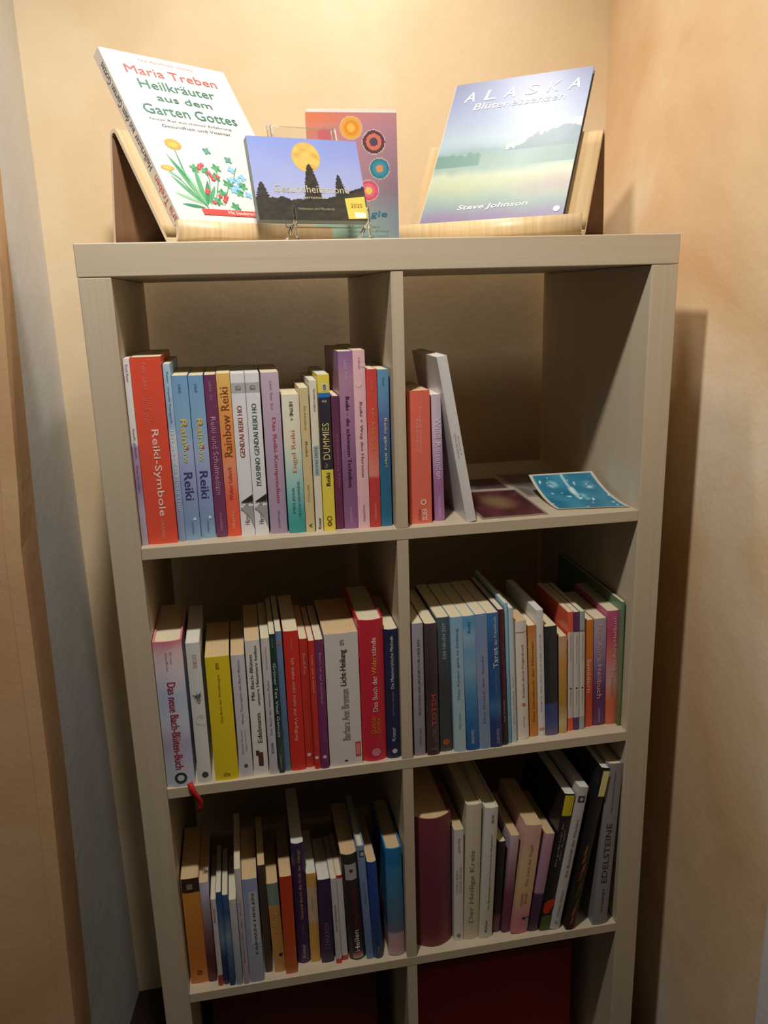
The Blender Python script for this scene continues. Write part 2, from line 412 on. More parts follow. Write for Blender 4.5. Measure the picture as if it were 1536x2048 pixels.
BOOKS = [
('thin white-to-lilac book at the left end beside the thick red one', [(0, '#A59AA6'), (.2, '#A79EB0'), (.33, '#8C6F98'), (.45, '#A585A4'), (.54, '#9C80A6'), (.56, '#D3CFCF'), (1, '#D8D4D0')], dict(pg='white', txt=[('Frank Petter', 'd', .03, .12, .3, .7, '#6E6870'), ('Sanft geheilt', 'd', .36, .52, .3, .75, '#7A7080'), ('Weg der Liebe', 'd', .55, .70, .3, .65, '#6D4C78')])),
('thick red book with white lettering Reiki-Symbole', '#DB4A33', dict(pg='cream', kind='p', txt=[('Reiki-Symbole', 'd', .375, .845, .40, .70, '#F2DDCB', .01), ('Das große', 'd', .21, .33, .46, .56, '#E0806C'), ('Buch der', 'd', .21, .34, .30, .40, '#E0806C'), ('Petter · Lübeck', 'd', .03, .17, .38, .48, '#E59583'), ('WINDPFERD', 'd', .865, .975, .48, .58, '#E89A88', .01)])),
('thin pale blue book right of the thick red book', [(0, '#7E8FB4'), (.35, '#8B9DC0'), (.5, '#C3CCD4'), (.62, '#B9C8D2'), (.66, '#8FB0CE'), (1, '#A3C3DC')], dict(cloud=.1, txt=[('Petter · Hayashi Yamaguchi', 'd', .04, .32, .3, .7, '#52708E'), ('Das Erbe des Mikao Usui', 'd', .36, .82, .3, .75, '#DDE4EC', .005)])),
('left one of two blue books lettered Rainbow Reiki', [(0, '#82A4C2'), (.12, '#7493B8'), (.35, '#8C98C4'), (.55, '#9AA9CC'), (.7, '#7FA6C6'), (1, '#6E9CC4')], dict(cloud=.12, txt=[('Rain', 'd', .255, .40, .32, .72, '#D9C25E', .02), ('bow', 'd', .405, .52, .32, .72, '#C9D08A', .02), ('Reiki', 'd', .575, .745, .22, .80, '#3D3D6E', .015), ('Lübeck', 'd', .05, .10, .38, .58, '#2F4C72'), ('WINDPFERD', 'd', .88, .96, .45, .58, '#54719C')], disc=[(.285, .62, .0025, '#D06A3E'), (.43, .62, .002, '#CC5A40'), (.865, .7, .002, '#DCE4EA')])),
('right one of two blue books lettered Rainbow Reiki', [(0, '#82A4C2'), (.12, '#7493B8'), (.35, '#8C98C4'), (.55, '#9AA9CC'), (.7, '#7FA6C6'), (1, '#6E9CC4')], dict(cloud=.12, txt=[('Rain', 'd', .255, .40, .32, .72, '#D9C25E', .02), ('bow', 'd', .405, .52, .32, .72, '#C9D08A', .02), ('Reiki', 'd', .575, .745, .22, .80, '#3D3D6E', .015), ('Lübeck', 'd', .05, .10, .38, .58, '#2F4C72'), ('WINDPFERD', 'd', .88, .96, .45, .58, '#54719C')], disc=[(.285, .62, .0025, '#D06A3E'), (.43, .62, .002, '#CC5A40'), (.865, .7, .002, '#DCE4EA')])),
('plum-coloured book lettered Reiki und Schulmedizin', '#70355A', dict(txt=[('Reiki und Schulmedizin', 'd', .25, .73, .30, .74, '#C79FB0'), ('Lübeck · Doi', 'd', .04, .15, .4, .62, '#B08AA0'), ('WINDPFERD', 'd', .84, .96, .4, .6, '#B88CA4')])),
('orange-to-red book lettered Rainbow Reiki', [(0, '#E8502E'), (.25, '#EE6044'), (.42, '#F08A68'), (.55, '#EC8A44'), (.75, '#E8944A'), (1, '#ECB860')], dict(txt=[('Rainbow Reiki', 'u', .08, .50, .18, .80, '#8A5430', .004), ('Walter Lübeck', 'u', .56, .77, .3, .62, '#C2502E'), ('WINDPFERD', 'd', .84, .95, .38, .56, '#F5B49C')])),
('white book with red lettering Gendai Reiki Ho', '#DAD8DA', dict(pg='white', patch=[(.055, .115, 0, 1, '#B6B3B6')], extra=tri_mark, txt=[('GENDAI REIKI HO', 'u', .19, .505, .32, .68, '#9C4A3C', .006), ('GR', 'd', .07, .10, .3, .7, '#8C898C'), ('Hiroshi Doi', 'u', .78, .93, .3, .68, '#5E5A5E')])),
('white book with green lettering Iyashino Gendai Reiki Ho', '#DAD8DA', dict(pg='white', patch=[(.055, .115, 0, 1, '#B6B3B6')], extra=tri_mark, txt=[('IYASHINO GENDAI REIKI HO', 'u', .18, .685, .32, .68, '#2F6A4A', .006), ('GR', 'd', .07, .10, .3, .7, '#8C898C'), ('Hiroshi Doi', 'u', .78, .93, .3, .68, '#5E5A5E')])),
('broad pale lilac book with pink lettering Das Reiki-Kompendium', [(0, '#9E8AA6'), (1, '#C0A8BA')], dict(pg='cream', txt=[('Das Reiki-Kompendium', 'd', .27, .80, .40, .70, '#C4546E', .008), ('Lübeck · Petter · Rand', 'd', .05, .22, .45, .60, '#8A6F88'), ('Windpferd', 'd', .85, .96, .45, .60, '#6E5878')])),
('cream-to-teal book with orange lettering Engel Reiki', [(0, '#2F8E8E'), (.15, '#4FA4A4'), (.35, '#8FC4C0'), (.55, '#C6D4C4'), (.7, '#E3D8C0'), (1, '#E6DAC2')], dict(cloud=.08, txt=[('Engel Reiki', 'u', .25, .55, .40, .74, '#D9945E'), ('HEYNE <', 'd', .05, .18, .42, .62, '#2B2B2B', .012), ('HELEN HAWKINS', 'u', .62, .88, .62, .78, '#3F7A80'), ('MELISSA', 'u', .66, .85, .30, .45, '#3F7A80')])),
('narrow straw-yellow book with faint grey lettering', '#CDB985', dict(txt=[('Das Arbeitsbuch', 'd', .12, .28, .4, .65, '#8A7C5C'), ('Reiki', 'd', .36, .46, .35, .65, '#8A7C5C'), ('REIKI TOUCH', 'd', .66, .78, .35, .6, '#A08E64'), ('<', 'h', .935, .965, .35, .7, '#4A4438', .02)])),
('narrow off-white book left of the yellow-and-black one', '#DAD2BC', dict(pg='white', patch=[(.42, .62, .1, .9, '#B4C2BE')], txt=[('THOMAS LÜBECK', 'd', .05, .20, .45, .75, '#3F3C34', .01), ('REIKI PRAXIS', 'd', .43, .61, .3, .65, '#5F8A92'), ('Knaur', 'u', .90, .98, .3, .7, '#2B2A28', .02)])),
('yellow book with black and blue blocks on its spine', '#E0CC44', dict(pg='white', patch=[(.115, .595, 0, 1, '#35323C'), (.112, .14, 0, 1, '#2C7AC0'), (.055, .10, .35, .8, '#D8D6CC')], txt=[('DUMMIES', 'u', .30, .53, .22, .80, '#E2D27E', .015), ('FÜR', 'h', .155, .172, .32, .72, '#D8D2C0', .02), ('für', 'u', .55, .585, .3, .55, '#B0A878'), ('Reiki', 'u', .615, .70, .35, .72, '#2B2A20', .015), ('®', 'h', .06, .095, .42, .72, '#3A3A36', .02)], disc=[(.915, .5, .0035, '#6A6220', .7), (.95, .5, .003, '#6A6220', .5)])),
('dark plum book set back between yellow and mauve books', [(0, '#65284A'), (.6, '#6A2F50'), (1, '#5A2F52')], dict(txt=[('Schmetterling REIKI', 'd', .28, .68, .42, .72, '#A87898'), ])),
('tall mauve book lettered Reiki die schönsten Techniken', [(0, '#8A5C86'), (.3, '#80547E'), (.6, '#9C6C92'), (.85, '#A87C96'), (1, '#8E6494')], dict(cloud=.08, txt=[('Reiki – die schönsten Techniken', 'd', .245, .755, .40, .68, '#3A2548', .008), ('Lübeck · Petter', 'd', .05, .16, .42, .58, '#D8BCD0'), ('WINDPFERD', 'd', .87, .97, .42, .58, '#C8A8C4')])),
('tall pink book lettered Reiki Weg des Herzens', '#DEB0B4', dict(txt=[('Reiki + Weg des Herzens', 'd', .28, .70, .34, .66, '#8A5C68', .004), ('Lübeck', 'd', .04, .10, .42, .62, '#A88088'), ('WINDPFERD', 'd', .86, .96, .42, .58, '#8A5C68')], disc=[(.18, .42, .0042, '#EBC8C6'), (.08, .85, .003, '#EBC8C6')])),
('red book with golden lettering second from the divider', [(0, '#C23A36'), (.32, '#C43A38'), (.34, '#DC8070'), (.5, '#D86456'), (.7, '#D4483E'), (1, '#CE3E3C')], dict(txt=[('Reiki Arbeitsbuch', 'd', .24, .50, .40, .68, '#E0A050'), ('WINDPFERD', 'd', .84, .95, .42, .60, '#E8A498'), ('Lübeck', 'd', .05, .13, .42, .58, '#E08878')])),
('blue book lettered Reiki ganz klar beside the divider', [(0, '#2A6C8C'), (.45, '#2C6286'), (.65, '#525E98'), (.8, '#5A86AE'), (1, '#5C96B6')], dict(txt=[('Reiki ganz klar!', 'd', .30, .61, .42, .72, '#E8DFA8', .008), ('Lübeck', 'd', .05, .10, .42, .62, '#3E5C84')])),
('thick coral red book leaning by the divider', '#DB6450', dict(tf=.97, lean=-.4, pg='tan', txt=[('Die Heilkraft der Edelsteine', 'd', .12, .46, .52, .60, '#F0B8A8'), ('Arbeitsbuch', 'd', .20, .46, .38, .46, '#F0B8A8'), ('SILBER', 'u', .885, .975, .55, .78, '#F5E2DA', .03), ('SCHNUR', 'u', .885, .975, .38, .5, '#8A3A30')], disc=[(.835, .62, .0042, '#F0D0C4', .6)])),
('thin lilac-to-purple book between coral and white books', [(0, '#A26A9C'), (.3, '#9A6496'), (.5, '#B48CB4'), (.75, '#CDB8C6'), (1, '#C8B4C0')], dict(lean=-1.5, pg='white', txt=[('Wind Reisenden', 'd', .18, .66, .3, .85, '#E4D6E4', .006), ('WINDPFERD', 'd', .80, .97, .35, .6, '#D6C0D8')])),
('tall white book leaning left beside the picture cards', '#C9C7C4', dict(pg='white', txt=[('Schule des Lebens', 'd', .45, .60, .3, .5, '#9C9A9A'), ('Band 1', 'd', .47, .58, .6, .72, '#9C9A9A')])),
# second row left
('thick white book lettered Das neue Bach-Blüten-Buch with a red ribbon', [(0, '#B8C4D4'), (.14, '#B5BAC8'), (.30, '#A8A0BC'), (.42, '#C0C4D0'), (.62, '#AEBCD4'), (.82, '#D6C8D0'), (.93, '#DCB8C0'), (1, '#D87A86')], dict(cloud=.16, kind='h', r=.004, extra=ribbon, txt=[('Das neue Bach-Blüten-Buch', 'd', .27, .87, .36, .66, '#A82A40', .012), ('Dr. med.', 'd', .07, .15, .55, .63, '#8A6A88'), ('Götz Blome', 'd', .07, .19, .40, .48, '#8A6A88')], disc=[(.935, .52, .0085, '#33393A'), (.935, .52, .0048, '#C4CCCE')])),
('white book with a grey star drawing beside the thick ribboned one', '#D2D2CC', dict(pg='white', extra=star, txt=[('DORIS', 'd', .08, .17, .4, .7, '#C9A890'), ('Iris', 'd', .36, .42, .5, .8, '#6A726E')], disc=[(.935, .55, .0045, '#44504C')])),
('bright yellow book lettered Das Buch der Wandlungen', '#E0C51E', dict(pg='tan', txt=[('Das Buch der Wandlungen', 'u', .14, .52, .44, .56, '#7A6A1C'), ('DTV', 'u', .045, .095, .42, .56, '#4A3F14', .03), ('dtv', 'h', .93, .965, .38, .66, '#6A5C18')])),
('narrow pale grey book right of the bright yellow one', '#C9C4C8', dict(pg='tan', txt=[('Neue Therapien mit Bach-Blüten', 'u', .04, .55, .42, .65, '#7A747E'), ('Dietmar Krämer', 'u', .60, .80, .25, .42, '#8A848C'), ('Hagen Heimann', 'u', .60, .78, .55, .72, '#8A848C')], disc=[(.90, .5, .0028, '#6E5A3C')])),
('white book with two-line title and small brown animal at its foot', '#DCD7CF', dict(pg='tan', txt=[('Mit Bach-Blüten', 'u', .10, .43, .18, .42, '#3A2C2A', .008), ('unsere Haustiere heilen', 'u', .04, .47, .55, .76, '#3A2C2A', .008), ('Edelmann', 'u', .53, .75, .40, .72, '#3A3436', .006)], patch=[(.825, .93, .35, .7, '#5E3A2C'), (.81, .85, .2, .45, '#5E3A2C')])),
('thin grey-white book left of the dark green one', [(0, '#BDB8BE'), (.6, '#C4C0C2'), (1, '#CFCBC2')], dict(txt=[('Heilung durch Töne', 'u', .06, .22, .4, .65, '#7A7478'), ('Das Buch der inneren Ruhe', 'u', .30, .70, .38, .65, '#7A7478'), ('KOHA', 'u', .76, .84, .35, .7, '#4A444C', .01)])),
('thin dark green book with white lettering', [(0, '#26302E'), (.15, '#3E4E48'), (.4, '#1F3A3A'), (.8, '#203C30'), (1, '#223E34')], dict(lean=-.4, txt=[('Grüner Tee Vital Genuss', 'd', .20, .73, .28, .72, '#D8DEDC', .01), ('Insel', 'd', .03, .09, .35, .6, '#8AA09A'), ('GOLDMANN', 'd', .86, .97, .3, .6, '#A8B0AE')])),
('thin slate blue book left of the wide red one', [(0, '#5A7490'), (.3, '#587294'), (.7, '#5E7CA4'), (1, '#6E84B8')], dict(lean=-.4, cloud=.1, disc=[(.08, .5, .0028, '#C4705A')])),
('red book lettered Ich stehe nicht mehr zur Verfügung', '#D22F26', dict(txt=[('Ich stehe nicht mehr zur Verfügung', 'd', .19, .78, .36, .62, '#ECC4B0', .008), ('Olaf Jacobsen', 'd', .05, .13, .44, .56, '#E08A78')])),
('first of two slim red books beside the purple one', '#C83428', dict(txt=[('Bauch Frau', 'd', .11, .27, .35, .65, '#E8B0A0'), ('Verlag Edition', 'd', .64, .82, .4, .6, '#D8806C')], disc=[(.895, .45, .0028, '#E8D8D4')])),
('slim red book touching the purple one', '#C83228', dict(txt=[('Liebe und Achtsam', 'd', .11, .40, .35, .65, '#E8B0A0'), ('Verlag', 'd', .64, .80, .4, .6, '#D8806C')], disc=[(.905, .4, .0026, '#E8D8D4')])),
('slim purple book left of the broad white one', '#74305E', dict(pg='cream', txt=[('Eltern, Ich und Autoritäten', 'd', .10, .49, .35, .68, '#C8A0B8'), ('Verlag Edition', 'd', .62, .78, .4, .6, '#9A6A8C')], disc=[(.905, .5, .0028, '#DCC8D6')])),
('broad white book lettered Licht-Heilung', '#CFC8C0', dict(pg='tan', txt=[('Licht-Heilung', 'u', .12, .385, .42, .66, '#2E2A28', .012), ('Barbara Ann Brennan', 'u', .41, .80, .42, .66, '#8A7E78'), ('DTV', 'u', .045, .085, .46, .58, '#3A3432', .02), ('I', 'u', .955, .965, .45, .55, '#3A3432')], patch=[(.825, .94, .80, .97, '#C8403C'), (.84, .925, .82, .95, '#DE8A80')])),
('crimson hardback lettered Das Buch der Widerstände', '#C42436', dict(kind='h', pg='cream', r=.006, txt=[('Das Buch der', 'u', .385, .64, .48, .68, '#F0D8D4', .012), ('Wider', 'u', .25, .375, .48, .68, '#E8B040', .012), ('stände', 'u', .12, .245, .48, .68, '#F0D8D4', .012), ('Gunther', 'u', .665, .80, .36, .58, '#D89030'), ('Dahlke', 'u', .69, .80, .60, .76, '#D89030')], disc=[(.935, .56, .0065, '#D88AA0', .55), (.935, .56, .0032, '#D88AA0')])),
('navy book beside the divider with white lettering', '#252846', dict(r=.003, txt=[('Die Metamorphische Methode', 'u', .05, .45, .38, .68, '#E0DCE0', .008), ('mit Praxis-Übungen', 'u', .47, .66, .40, .60, '#8A88A8'), ('Knaur', 'u', .75, .86, .35, .62, '#D0CCD4', .008)], disc=[(.94, .55, .0038, '#C8C4C8')])),
# second row right
('grey-lilac book at the left end with dark capitals', [(0, '#8C888E'), (1, '#A09AA6')], dict(pg='cream', lean=-.3, txt=[('RÜCKEN-AKUPUNKTUR HEILEN', 'u', .12, .68, .38, .66, '#5A5460', .004), ('VERLAG', 'u', .78, .92, .45, .65, '#6E6874')])),
('dark brown book with orange capitals Totem', [(0, '#4A3838'), (.3, '#4C3434'), (.5, '#3C2A2E'), (1, '#4A3A42')], dict(lean=-.6, r=.002, txt=[('TOTEM', 'u', .53, .77, .42, .82, '#C85A48', .03), ('Anne', 'u', .79, .86, .40, .55, '#8A7A78'), ('Brandão', 'u', .79, .90, .60, .75, '#8A7A78'), ('Verlag', 'h', .94, .96, .3, .8, '#9A8A88')])),
('dark slate book lettered in spaced white capitals with orange emblem', [(0, '#3E4648'), (.5, '#3C3E42'), (1, '#4C5C66')], dict(lean=-1.0, txt=[('DER NEUEN ZEIT', 'u', .04, .30, .42, .66, '#BCC4CC', .008), ('DAS GESETZ', 'u', .33, .62, .45, .58, '#6A5A54')], disc=[(.925, .5, .0052, '#B8542C')])),
('light blue book right of the dark slate one', [(0, '#A8C0C4'), (.5, '#94B4C6'), (1, '#86B0CE')], dict(lean=-1.5, tf=.97, txt=[('Dein Körper ganz im Einklang', 'u', .08, .60, .38, .64, '#55707E'), ('Das Leben', 'u', .70, .82, .4, .6, '#6E8A94')])),
('blue book with a pale cloud band and dark foot', [(0, '#1F5A9A'), (.2, '#2A66A4'), (.45, '#4A86B4'), (.6, '#7AA8C4'), (.75, '#6C9CC0'), (.85, '#8AB0CC'), (.93, '#4F96C4'), (1, '#5AA0CC')], dict(lean=-1.9, tf=.97, cloud=.1, txt=[('WINDPFERD', 'u', .84, .95, .38, .62, '#C8D4E0'), ('Reiki', 'u', .04, .12, .35, .6, '#3A6A9A')])),
('grey-blue book left of the dark blue tarot book', [(0, '#7C96B4'), (.3, '#7A8CB0'), (.6, '#8A94B4'), (.8, '#7890B8'), (1, '#6E92BC')], dict(lean=-2.1, tf=.97, cloud=.18, txt=[('Die Reise der Seele', 'u', .30, .80, .4, .6, '#66789C')])),
('deep blue book with white lettering Tarot das Praxisbuch', [(0, '#34406E'), (.2, '#2A3C74'), (.3, '#3A70A0'), (.4, '#24508C'), (.7, '#27508E'), (.9, '#3A6CA4'), (1, '#3C74AC')], dict(lean=-2.3, tf=.97, cloud=.12, txt=[('Tarot', 'u', .25, .40, .42, .82, '#E6E4D4', .015), ('das Praxisbuch', 'u', .03, .235, .55, .78, '#DAD8C8', .01), ('Evelyn Bürger', 'u', .43, .58, .55, .68, '#8AA0BC'), ('LUDWIG', 'u', .86, .97, .5, .75, '#B8B8CC')])),
('narrow dark maroon book between deep blue and pale blue ones', [(0, '#3A2024'), (.4, '#402428'), (1, '#54262A')], dict(lean=-2.4, txt=[('Handbuch der Runen-Steine', 'u', .10, .62, .4, .68, '#9A4A44'), ('Lisa Peschel', 'u', .66, .82, .35, .6, '#B8B0B0')])),
('very thin sky blue book taller than its neighbours', [(0, '#6A9CB8'), (1, '#8CC4DC')], dict(lean=-2.4, pg='cream')),
('thin pale blue-white book right of the sky blue one', [(0, '#B4C4C6'), (.3, '#C8CCCA'), (1, '#B4C8D4')], dict(lean=-2.4, pg='white', txt=[('Die sanfte Art', 'u', .5, .85, .35, .6, '#8A9498')])),
('white book with brown lettering Schlank durch Fingerdruck', '#DAD3C6', dict(lean=-2.4, r=.003, pg='tan', txt=[('Schlank durch Fingerdruck', 'u', .19, .64, .50, .72, '#6A4A30', .006), ('Verlag', 'u', .80, .90, .5, .65, '#8A8074')], patch=[(.09, .10, .1, .95, '#A8A298')], disc=[(.70, .6, .003, '#C08068')])),
('ochre orange book lettered Das Handbuch der Massage', [(0, '#C87830'), (.3, '#CC8434'), (.7, '#C88E40'), (.82, '#D09848'), (1, '#C87434')], dict(lean=-2.4, txt=[('Das Handbuch der Massage', 'u', .14, .86, .35, .7, '#8A5A24')])),
('tall white book with small grey lettering between orange and black', '#D6D2CE', dict(lean=-2.4, pg='white', txt=[('SANFTE HEILUNG AUS DER NATUR', 'u', .18, .80, .35, .55, '#9A9698'), ], patch=[(.93, .955, .1, .9, '#CC9A90')])),
('black book with a dark blue foot in the right compartment', [(0, '#5A5A78'), (.12, '#44507E'), (.29, '#36447A'), (.31, '#2C2A30'), (1, '#2E2C32')], dict(lean=-2.2, txt=[('Die Kraft der Gedanken', 'd', .10, .60, .4, .6, '#5A5456')])),
('short peach and ochre book right of the black one', [(0, '#BC8C3C'), (.12, '#C8B888'), (.3, '#B08838'), (.75, '#C89048'), (.9, '#CCA078'), (1, '#C89A6C')], dict(lean=-1.9, cloud=.1)),
('first of three slim books with white bands, orange ends', '#E0583C', dict(lean=-1.8, patch=[(.165, .89, -.02, 1.02, '#CFC8C0')], txt=[('Heilen mit Steinen', 'd', .19, .40, .40, .6, '#8A8480'), ('Pflanzen', 'd', .66, .78, .4, .6, '#8A8480')], disc=[(.635, .5, .0014, K_)])),
('middle of three slim books with white bands, purple ends', '#5A2E60', dict(lean=-1.8, patch=[(.165, .89, -.02, 1.02, '#CFC8C0')], txt=[('Heilen mit Farben', 'd', .19, .42, .40, .6, '#8A8480'), ('Farben', 'd', .66, .78, .4, .6, '#8A8480')], disc=[(.635, .5, .0014, K_)])),
('last of three slim books with white bands, grey-green ends', '#96A49C', dict(lean=-1.8, patch=[(.155, .17, -.02, 1.02, '#3A7A54'), (.165, .89, -.02, 1.02, '#CFC8C0')], txt=[('Heilen mit Düften', 'd', .19, .42, .40, .6, '#8A8480'), ('Düfte', 'd', .66, .78, .4, .6, '#8A8480')], disc=[(.635, .5, .0014, K_)])),
('orange-to-red book lettered Sanddorn', [(0, '#C8401E'), (.4, '#CC4A24'), (.62, '#D06C24'), (1, '#CC7424')], dict(lean=-1.7, txt=[('Sanddorn', 'd', .36, .67, .25, .70, '#ECCFC0', .01)])),
('violet book with pink lettering Das Aura Heilbuch', [(0, '#5A2A54'), (.35, '#5E3064'), (.6, '#7C6A94'), (.85, '#9C90A8'), (1, '#A49AA8')], dict(lean=-1.6, txt=[('Das Aura Heilbuch', 'd', .05, .74, .28, .66, '#E0A8A0', .008), ('WINDPFERD', 'd', .83, .97, .4, .55, '#C4A0C0')])),
('magenta-to-orange book with white lettering near the right side panel', [(0, '#D0623C'), (.2, '#D4683C'), (.4, '#C8948C'), (.6, '#CC6A60'), (.8, '#B84058'), (1, '#C0507C')], dict(lean=-1.5, cloud=.12, txt=[('Das Aura-Heilbuch', 'u', .05, .52, .45, .72, '#E4D0D4', .004), ('Barbara Martin', 'd', .58, .76, .4, .55, '#A87870')])),
('thin green book against the right side panel', [(0, '#55602F'), (.3, '#747650'), (1, '#5F7F5C')], dict(lean=-.8, d=.25, tf=.8)),
# third row left
('orange book with a dark picture block at its head', [(0, '#C8782C'), (.3, '#C4742C'), (1, '#D08A34')], dict(pg='tan', patch=[(0, .13, .02, 1, '#3E2A22'), (.05, .10, .3, .62, '#8A7C6C')], disc=[(.895, .55, .0042, '#8E3A26', .5)])),
('white-to-maroon book right of the orange picture-block one', [(0, '#5A1F2C'), (.25, '#5E2634'), (.5, '#84585E'), (.75, '#A8939A'), (.9, '#C0BCD0'), (1, '#C4C2D6')], dict(pg='tan')),
('very thin white book with a red foot', [(0, '#A03424'), (.12, '#A03830'), (.135, '#C4BCB0'), (1, '#CCC4C8')], dict(txt=[('MADRE', 'u', .10, .26, .3, .7, '#9A6A7A')])),
('first of two dark blue slim books beside the grey one', [(0, '#1E2448'), (.3, '#2A3E6C'), (.5, '#6C8AA0'), (.75, '#3C5C8A'), (1, '#30507E')], dict(cloud=.1)),
('dark blue slim book touching the pale grey one', [(0, '#26305C'), (.35, '#4A6A88'), (.55, '#7A92A0'), (.8, '#34507E'), (1, '#3A5C94')], dict(cloud=.1)),
('slim pale grey book left of the tall cream-topped one', [(0, '#8A98A4'), (.4, '#A0A8B0'), (1, '#C8C0C0')], dict(cloud=.05)),
('tall slim whitish book with pale pink head', [(0, '#A89A9C'), (.5, '#A8A4B0'), (.85, '#CCC0C0'), (1, '#D4CAC0')], dict(txt=[('Blüten für die Seele', 'u', .25, .8, .35, .6, '#8A848E')])),
('pale blue book with a white panel down its spine', [(0, '#9A98A8'), (.3, '#98A0B4'), (1, '#8E9CBC')], dict(pg='tan', cloud=.1, patch=[(.12, .62, .35, .92, '#BCC2C4')], txt=[('FARBEN HEILEN', 'u', .14, .72, .55, .72, '#44444C', .01)])),
('dark taupe book set back left of the ochre one', '#4A3830', dict(pg='tan', d=.12)),
('ochre book with a teal block near its head', [(0, '#C89048'), (.7, '#C4863E'), (.85, '#CC9C50'), (1, '#D0A050')], dict(pg='tan', patch=[(.0, .24, .0, 1, '#7E9484')], txt=[('REIKI', 'd', .33, .55, .35, .65, '#C8A878')], disc=[(.80, .7, .003, '#2C3440')])),
('red-orange book glowing between ochre and indigo ones', [(0, '#C0642C'), (.3, '#BC4A1E'), (1, '#BE3618')], dict(pg='tan')),
('tall indigo book with gold lettering', '#38264E', dict(pg='white', r=.004, txt=[('Gesund durch die Kraft der Klänge', 'u', .05, .62, .42, .70, '#C89A5C', .006), ('Olaf', 'u', .66, .76, .45, .62, '#8A5A5A'), ('Kösel', 'u', .84, .95, .38, .62, '#C8B48C', .015)])),
('narrow tan and yellow book right of the indigo one', [(0, '#D09A40'), (.44, '#CE9C48'), (.46, '#C8A884'), (.84, '#C4A888'), (.86, '#D49E4A'), (1, '#D8A04C')], dict(pg='white', txt=[('Aura Farben', 'd', .26, .42, .4, .6, '#A08C70')])),
('dark purple book lettered Chakren', '#3E2648', dict(pg='white', txt=[('CHAKREN', 'u', .52, .83, .35, .72, '#8A6A8C', .006)])),
('first of two slim white books with red ends', [(0, '#B83428'), (.055, '#B83428'), (.06, '#BCB8BC'), (1, '#C4C0C4')], dict(lean=-1.0, txt=[('ARTEMISIA', 'u', .30, .62, .35, .6, '#5A545A', .006)])),
('slim white book with red ends touching the black one', [(0, '#B83428'), (.055, '#B83428'), (.06, '#C0BCBC'), (.96, '#C8C4C4'), (.97, '#B83428'), (1, '#B83428')], dict(lean=-1.3, txt=[])),
('black book with white lettering Heilen and a small photo', [(0, '#2E2628'), (.5, '#2E2022'), (1, '#32302C')], dict(lean=-2.2, pg='tan', r=.006, patch=[(.09, .235, .18, .88, '#B4B0A8'), (.93, .965, .22, .85, '#B85C5C'), (.955, .985, .22, .85, '#A89888')], txt=[('Heilen', 'u', .71, .92, .38, .68, '#E4DED6', .015), ('mit Steinen', 'u', .32, .68, .42, .66, '#8A2A24', .006)], disc=[(.15, .55, .003, '#4A4644')])),
('steel blue book with a small black-and-white square', [(0, '#5A74A0'), (1, '#7A92B4')], dict(lean=-2.4, pg='cream', kind='h', r=.002, patch=[(.04, .095, .25, .85, '#3A3E42'), (.055, .085, .4, .8, '#C4C8C8')], txt=[('Blaues Licht', 'u', .30, .50, .4, .6, '#4E6488')])),
('royal blue book right of the steel blue one', [(0, '#1E3048'), (.12, '#203A5C'), (.3, '#203C7C'), (1, '#24489A')], dict(lean=-2.0, pg='tan', r=.004, cloud=.06, txt=[('MOSAIK', 'u', .87, .95, .4, .62, '#98A4B8')])),
('blue hardback with pink foot beside the divider', [(0, '#8E8A78'), (.03, '#C09A9C'), (.21, '#B8949C'), (.23, '#6A6A7A'), (.35, '#4E6A84'), (.8, '#2E7CA4'), (.88, '#1A6AA8'), (1, '#1E74B0')], dict(kind='h', r=.004, lean=-.4, pg='tan')),
# third row right
('very thick maroon leather hardback against the divider', [(0, '#6E2428'), (.5, '#662838'), (1, '#742C38')], dict(kind='h', r=.013, pg='tan', rough=.5)),
('narrow white book right of the thick maroon hardback', '#CCC6BC', dict(lean=.3, pg='tan', txt=[('René Wolf', 'd', .08, .2, .4, .65, '#7A746C'), ('DER GEIST DER ERDE', 'd', .33, .56, .55, .78, '#A49C94'), ('HEILUNG', 'd', .36, .56, .2, .4, '#A49C94')], disc=[(.95, .5, .0035, '#8A8884')])),
('cream book with large faint lettering Der Heilige Kreis', [(0, '#BEB498'), (1, '#CAC0A4')], dict(kind='h', lean=1.2, r=.003, pg='cream', txt=[('Der Heilige Kreis', 'u', .33, .87, .28, .68, '#8C8064')])),
('cream book with dark green bold lettering', [(0, '#BFBAA4'), (1, '#CCC8BE')], dict(kind='h', lean=2.2, r=.003, pg='cream', txt=[('Die Bestellungen beim Universum als Wegweiser', 'u', .20, .77, .52, .68, '#3A4434', .014), ('BAUER', 'd', .055, .115, .5, .68, '#3A3A38', .006), ('Bärbel', 'u', .86, .95, .38, .56, '#3A3A38', .006)])),
('near-black book with a plum foot right of the cream pair', [(0, '#54283C'), (.19, '#5A2C40'), (.2, '#241C20'), (1, '#2A2024')], dict(lean=2.8, pg='cream')),
('slim lilac-to-maroon book left of the peach one', [(0, '#5C2440'), (.4, '#6E3A50'), (.7, '#A07880'), (1, '#C4B0B8')], dict(lean=4.6, pg='tan')),
('peach and pink book with a small purple block', [(0, '#B8686C'), (.15, '#C07A7C'), (.35, '#C8A474'), (.6, '#CCB080'), (.85, '#D0A090'), (1, '#D2A49C')], dict(lean=6.4, pg='tan', cloud=.1, patch=[(.85, .875, .55, 1, '#4A284C'), (.86, .97, .78, 1, '#A08A90')], txt=[('Das Lied der Engel', 'u', .18, .55, .42, .66, '#A8805C'), ('KUSCHEL', 'u', .62, .74, .3, .45, '#8A5A50'), ('ENGEL', 'u', .62, .72, .55, .68, '#8A5A50')])),
('slim lilac book with a dark purple foot', [(0, '#42263A'), (.38, '#4A2A50'), (.40, '#A07C98'), (.8, '#AC8098'), (1, '#C090A0')], dict(lean=8.0, pg='tan')),
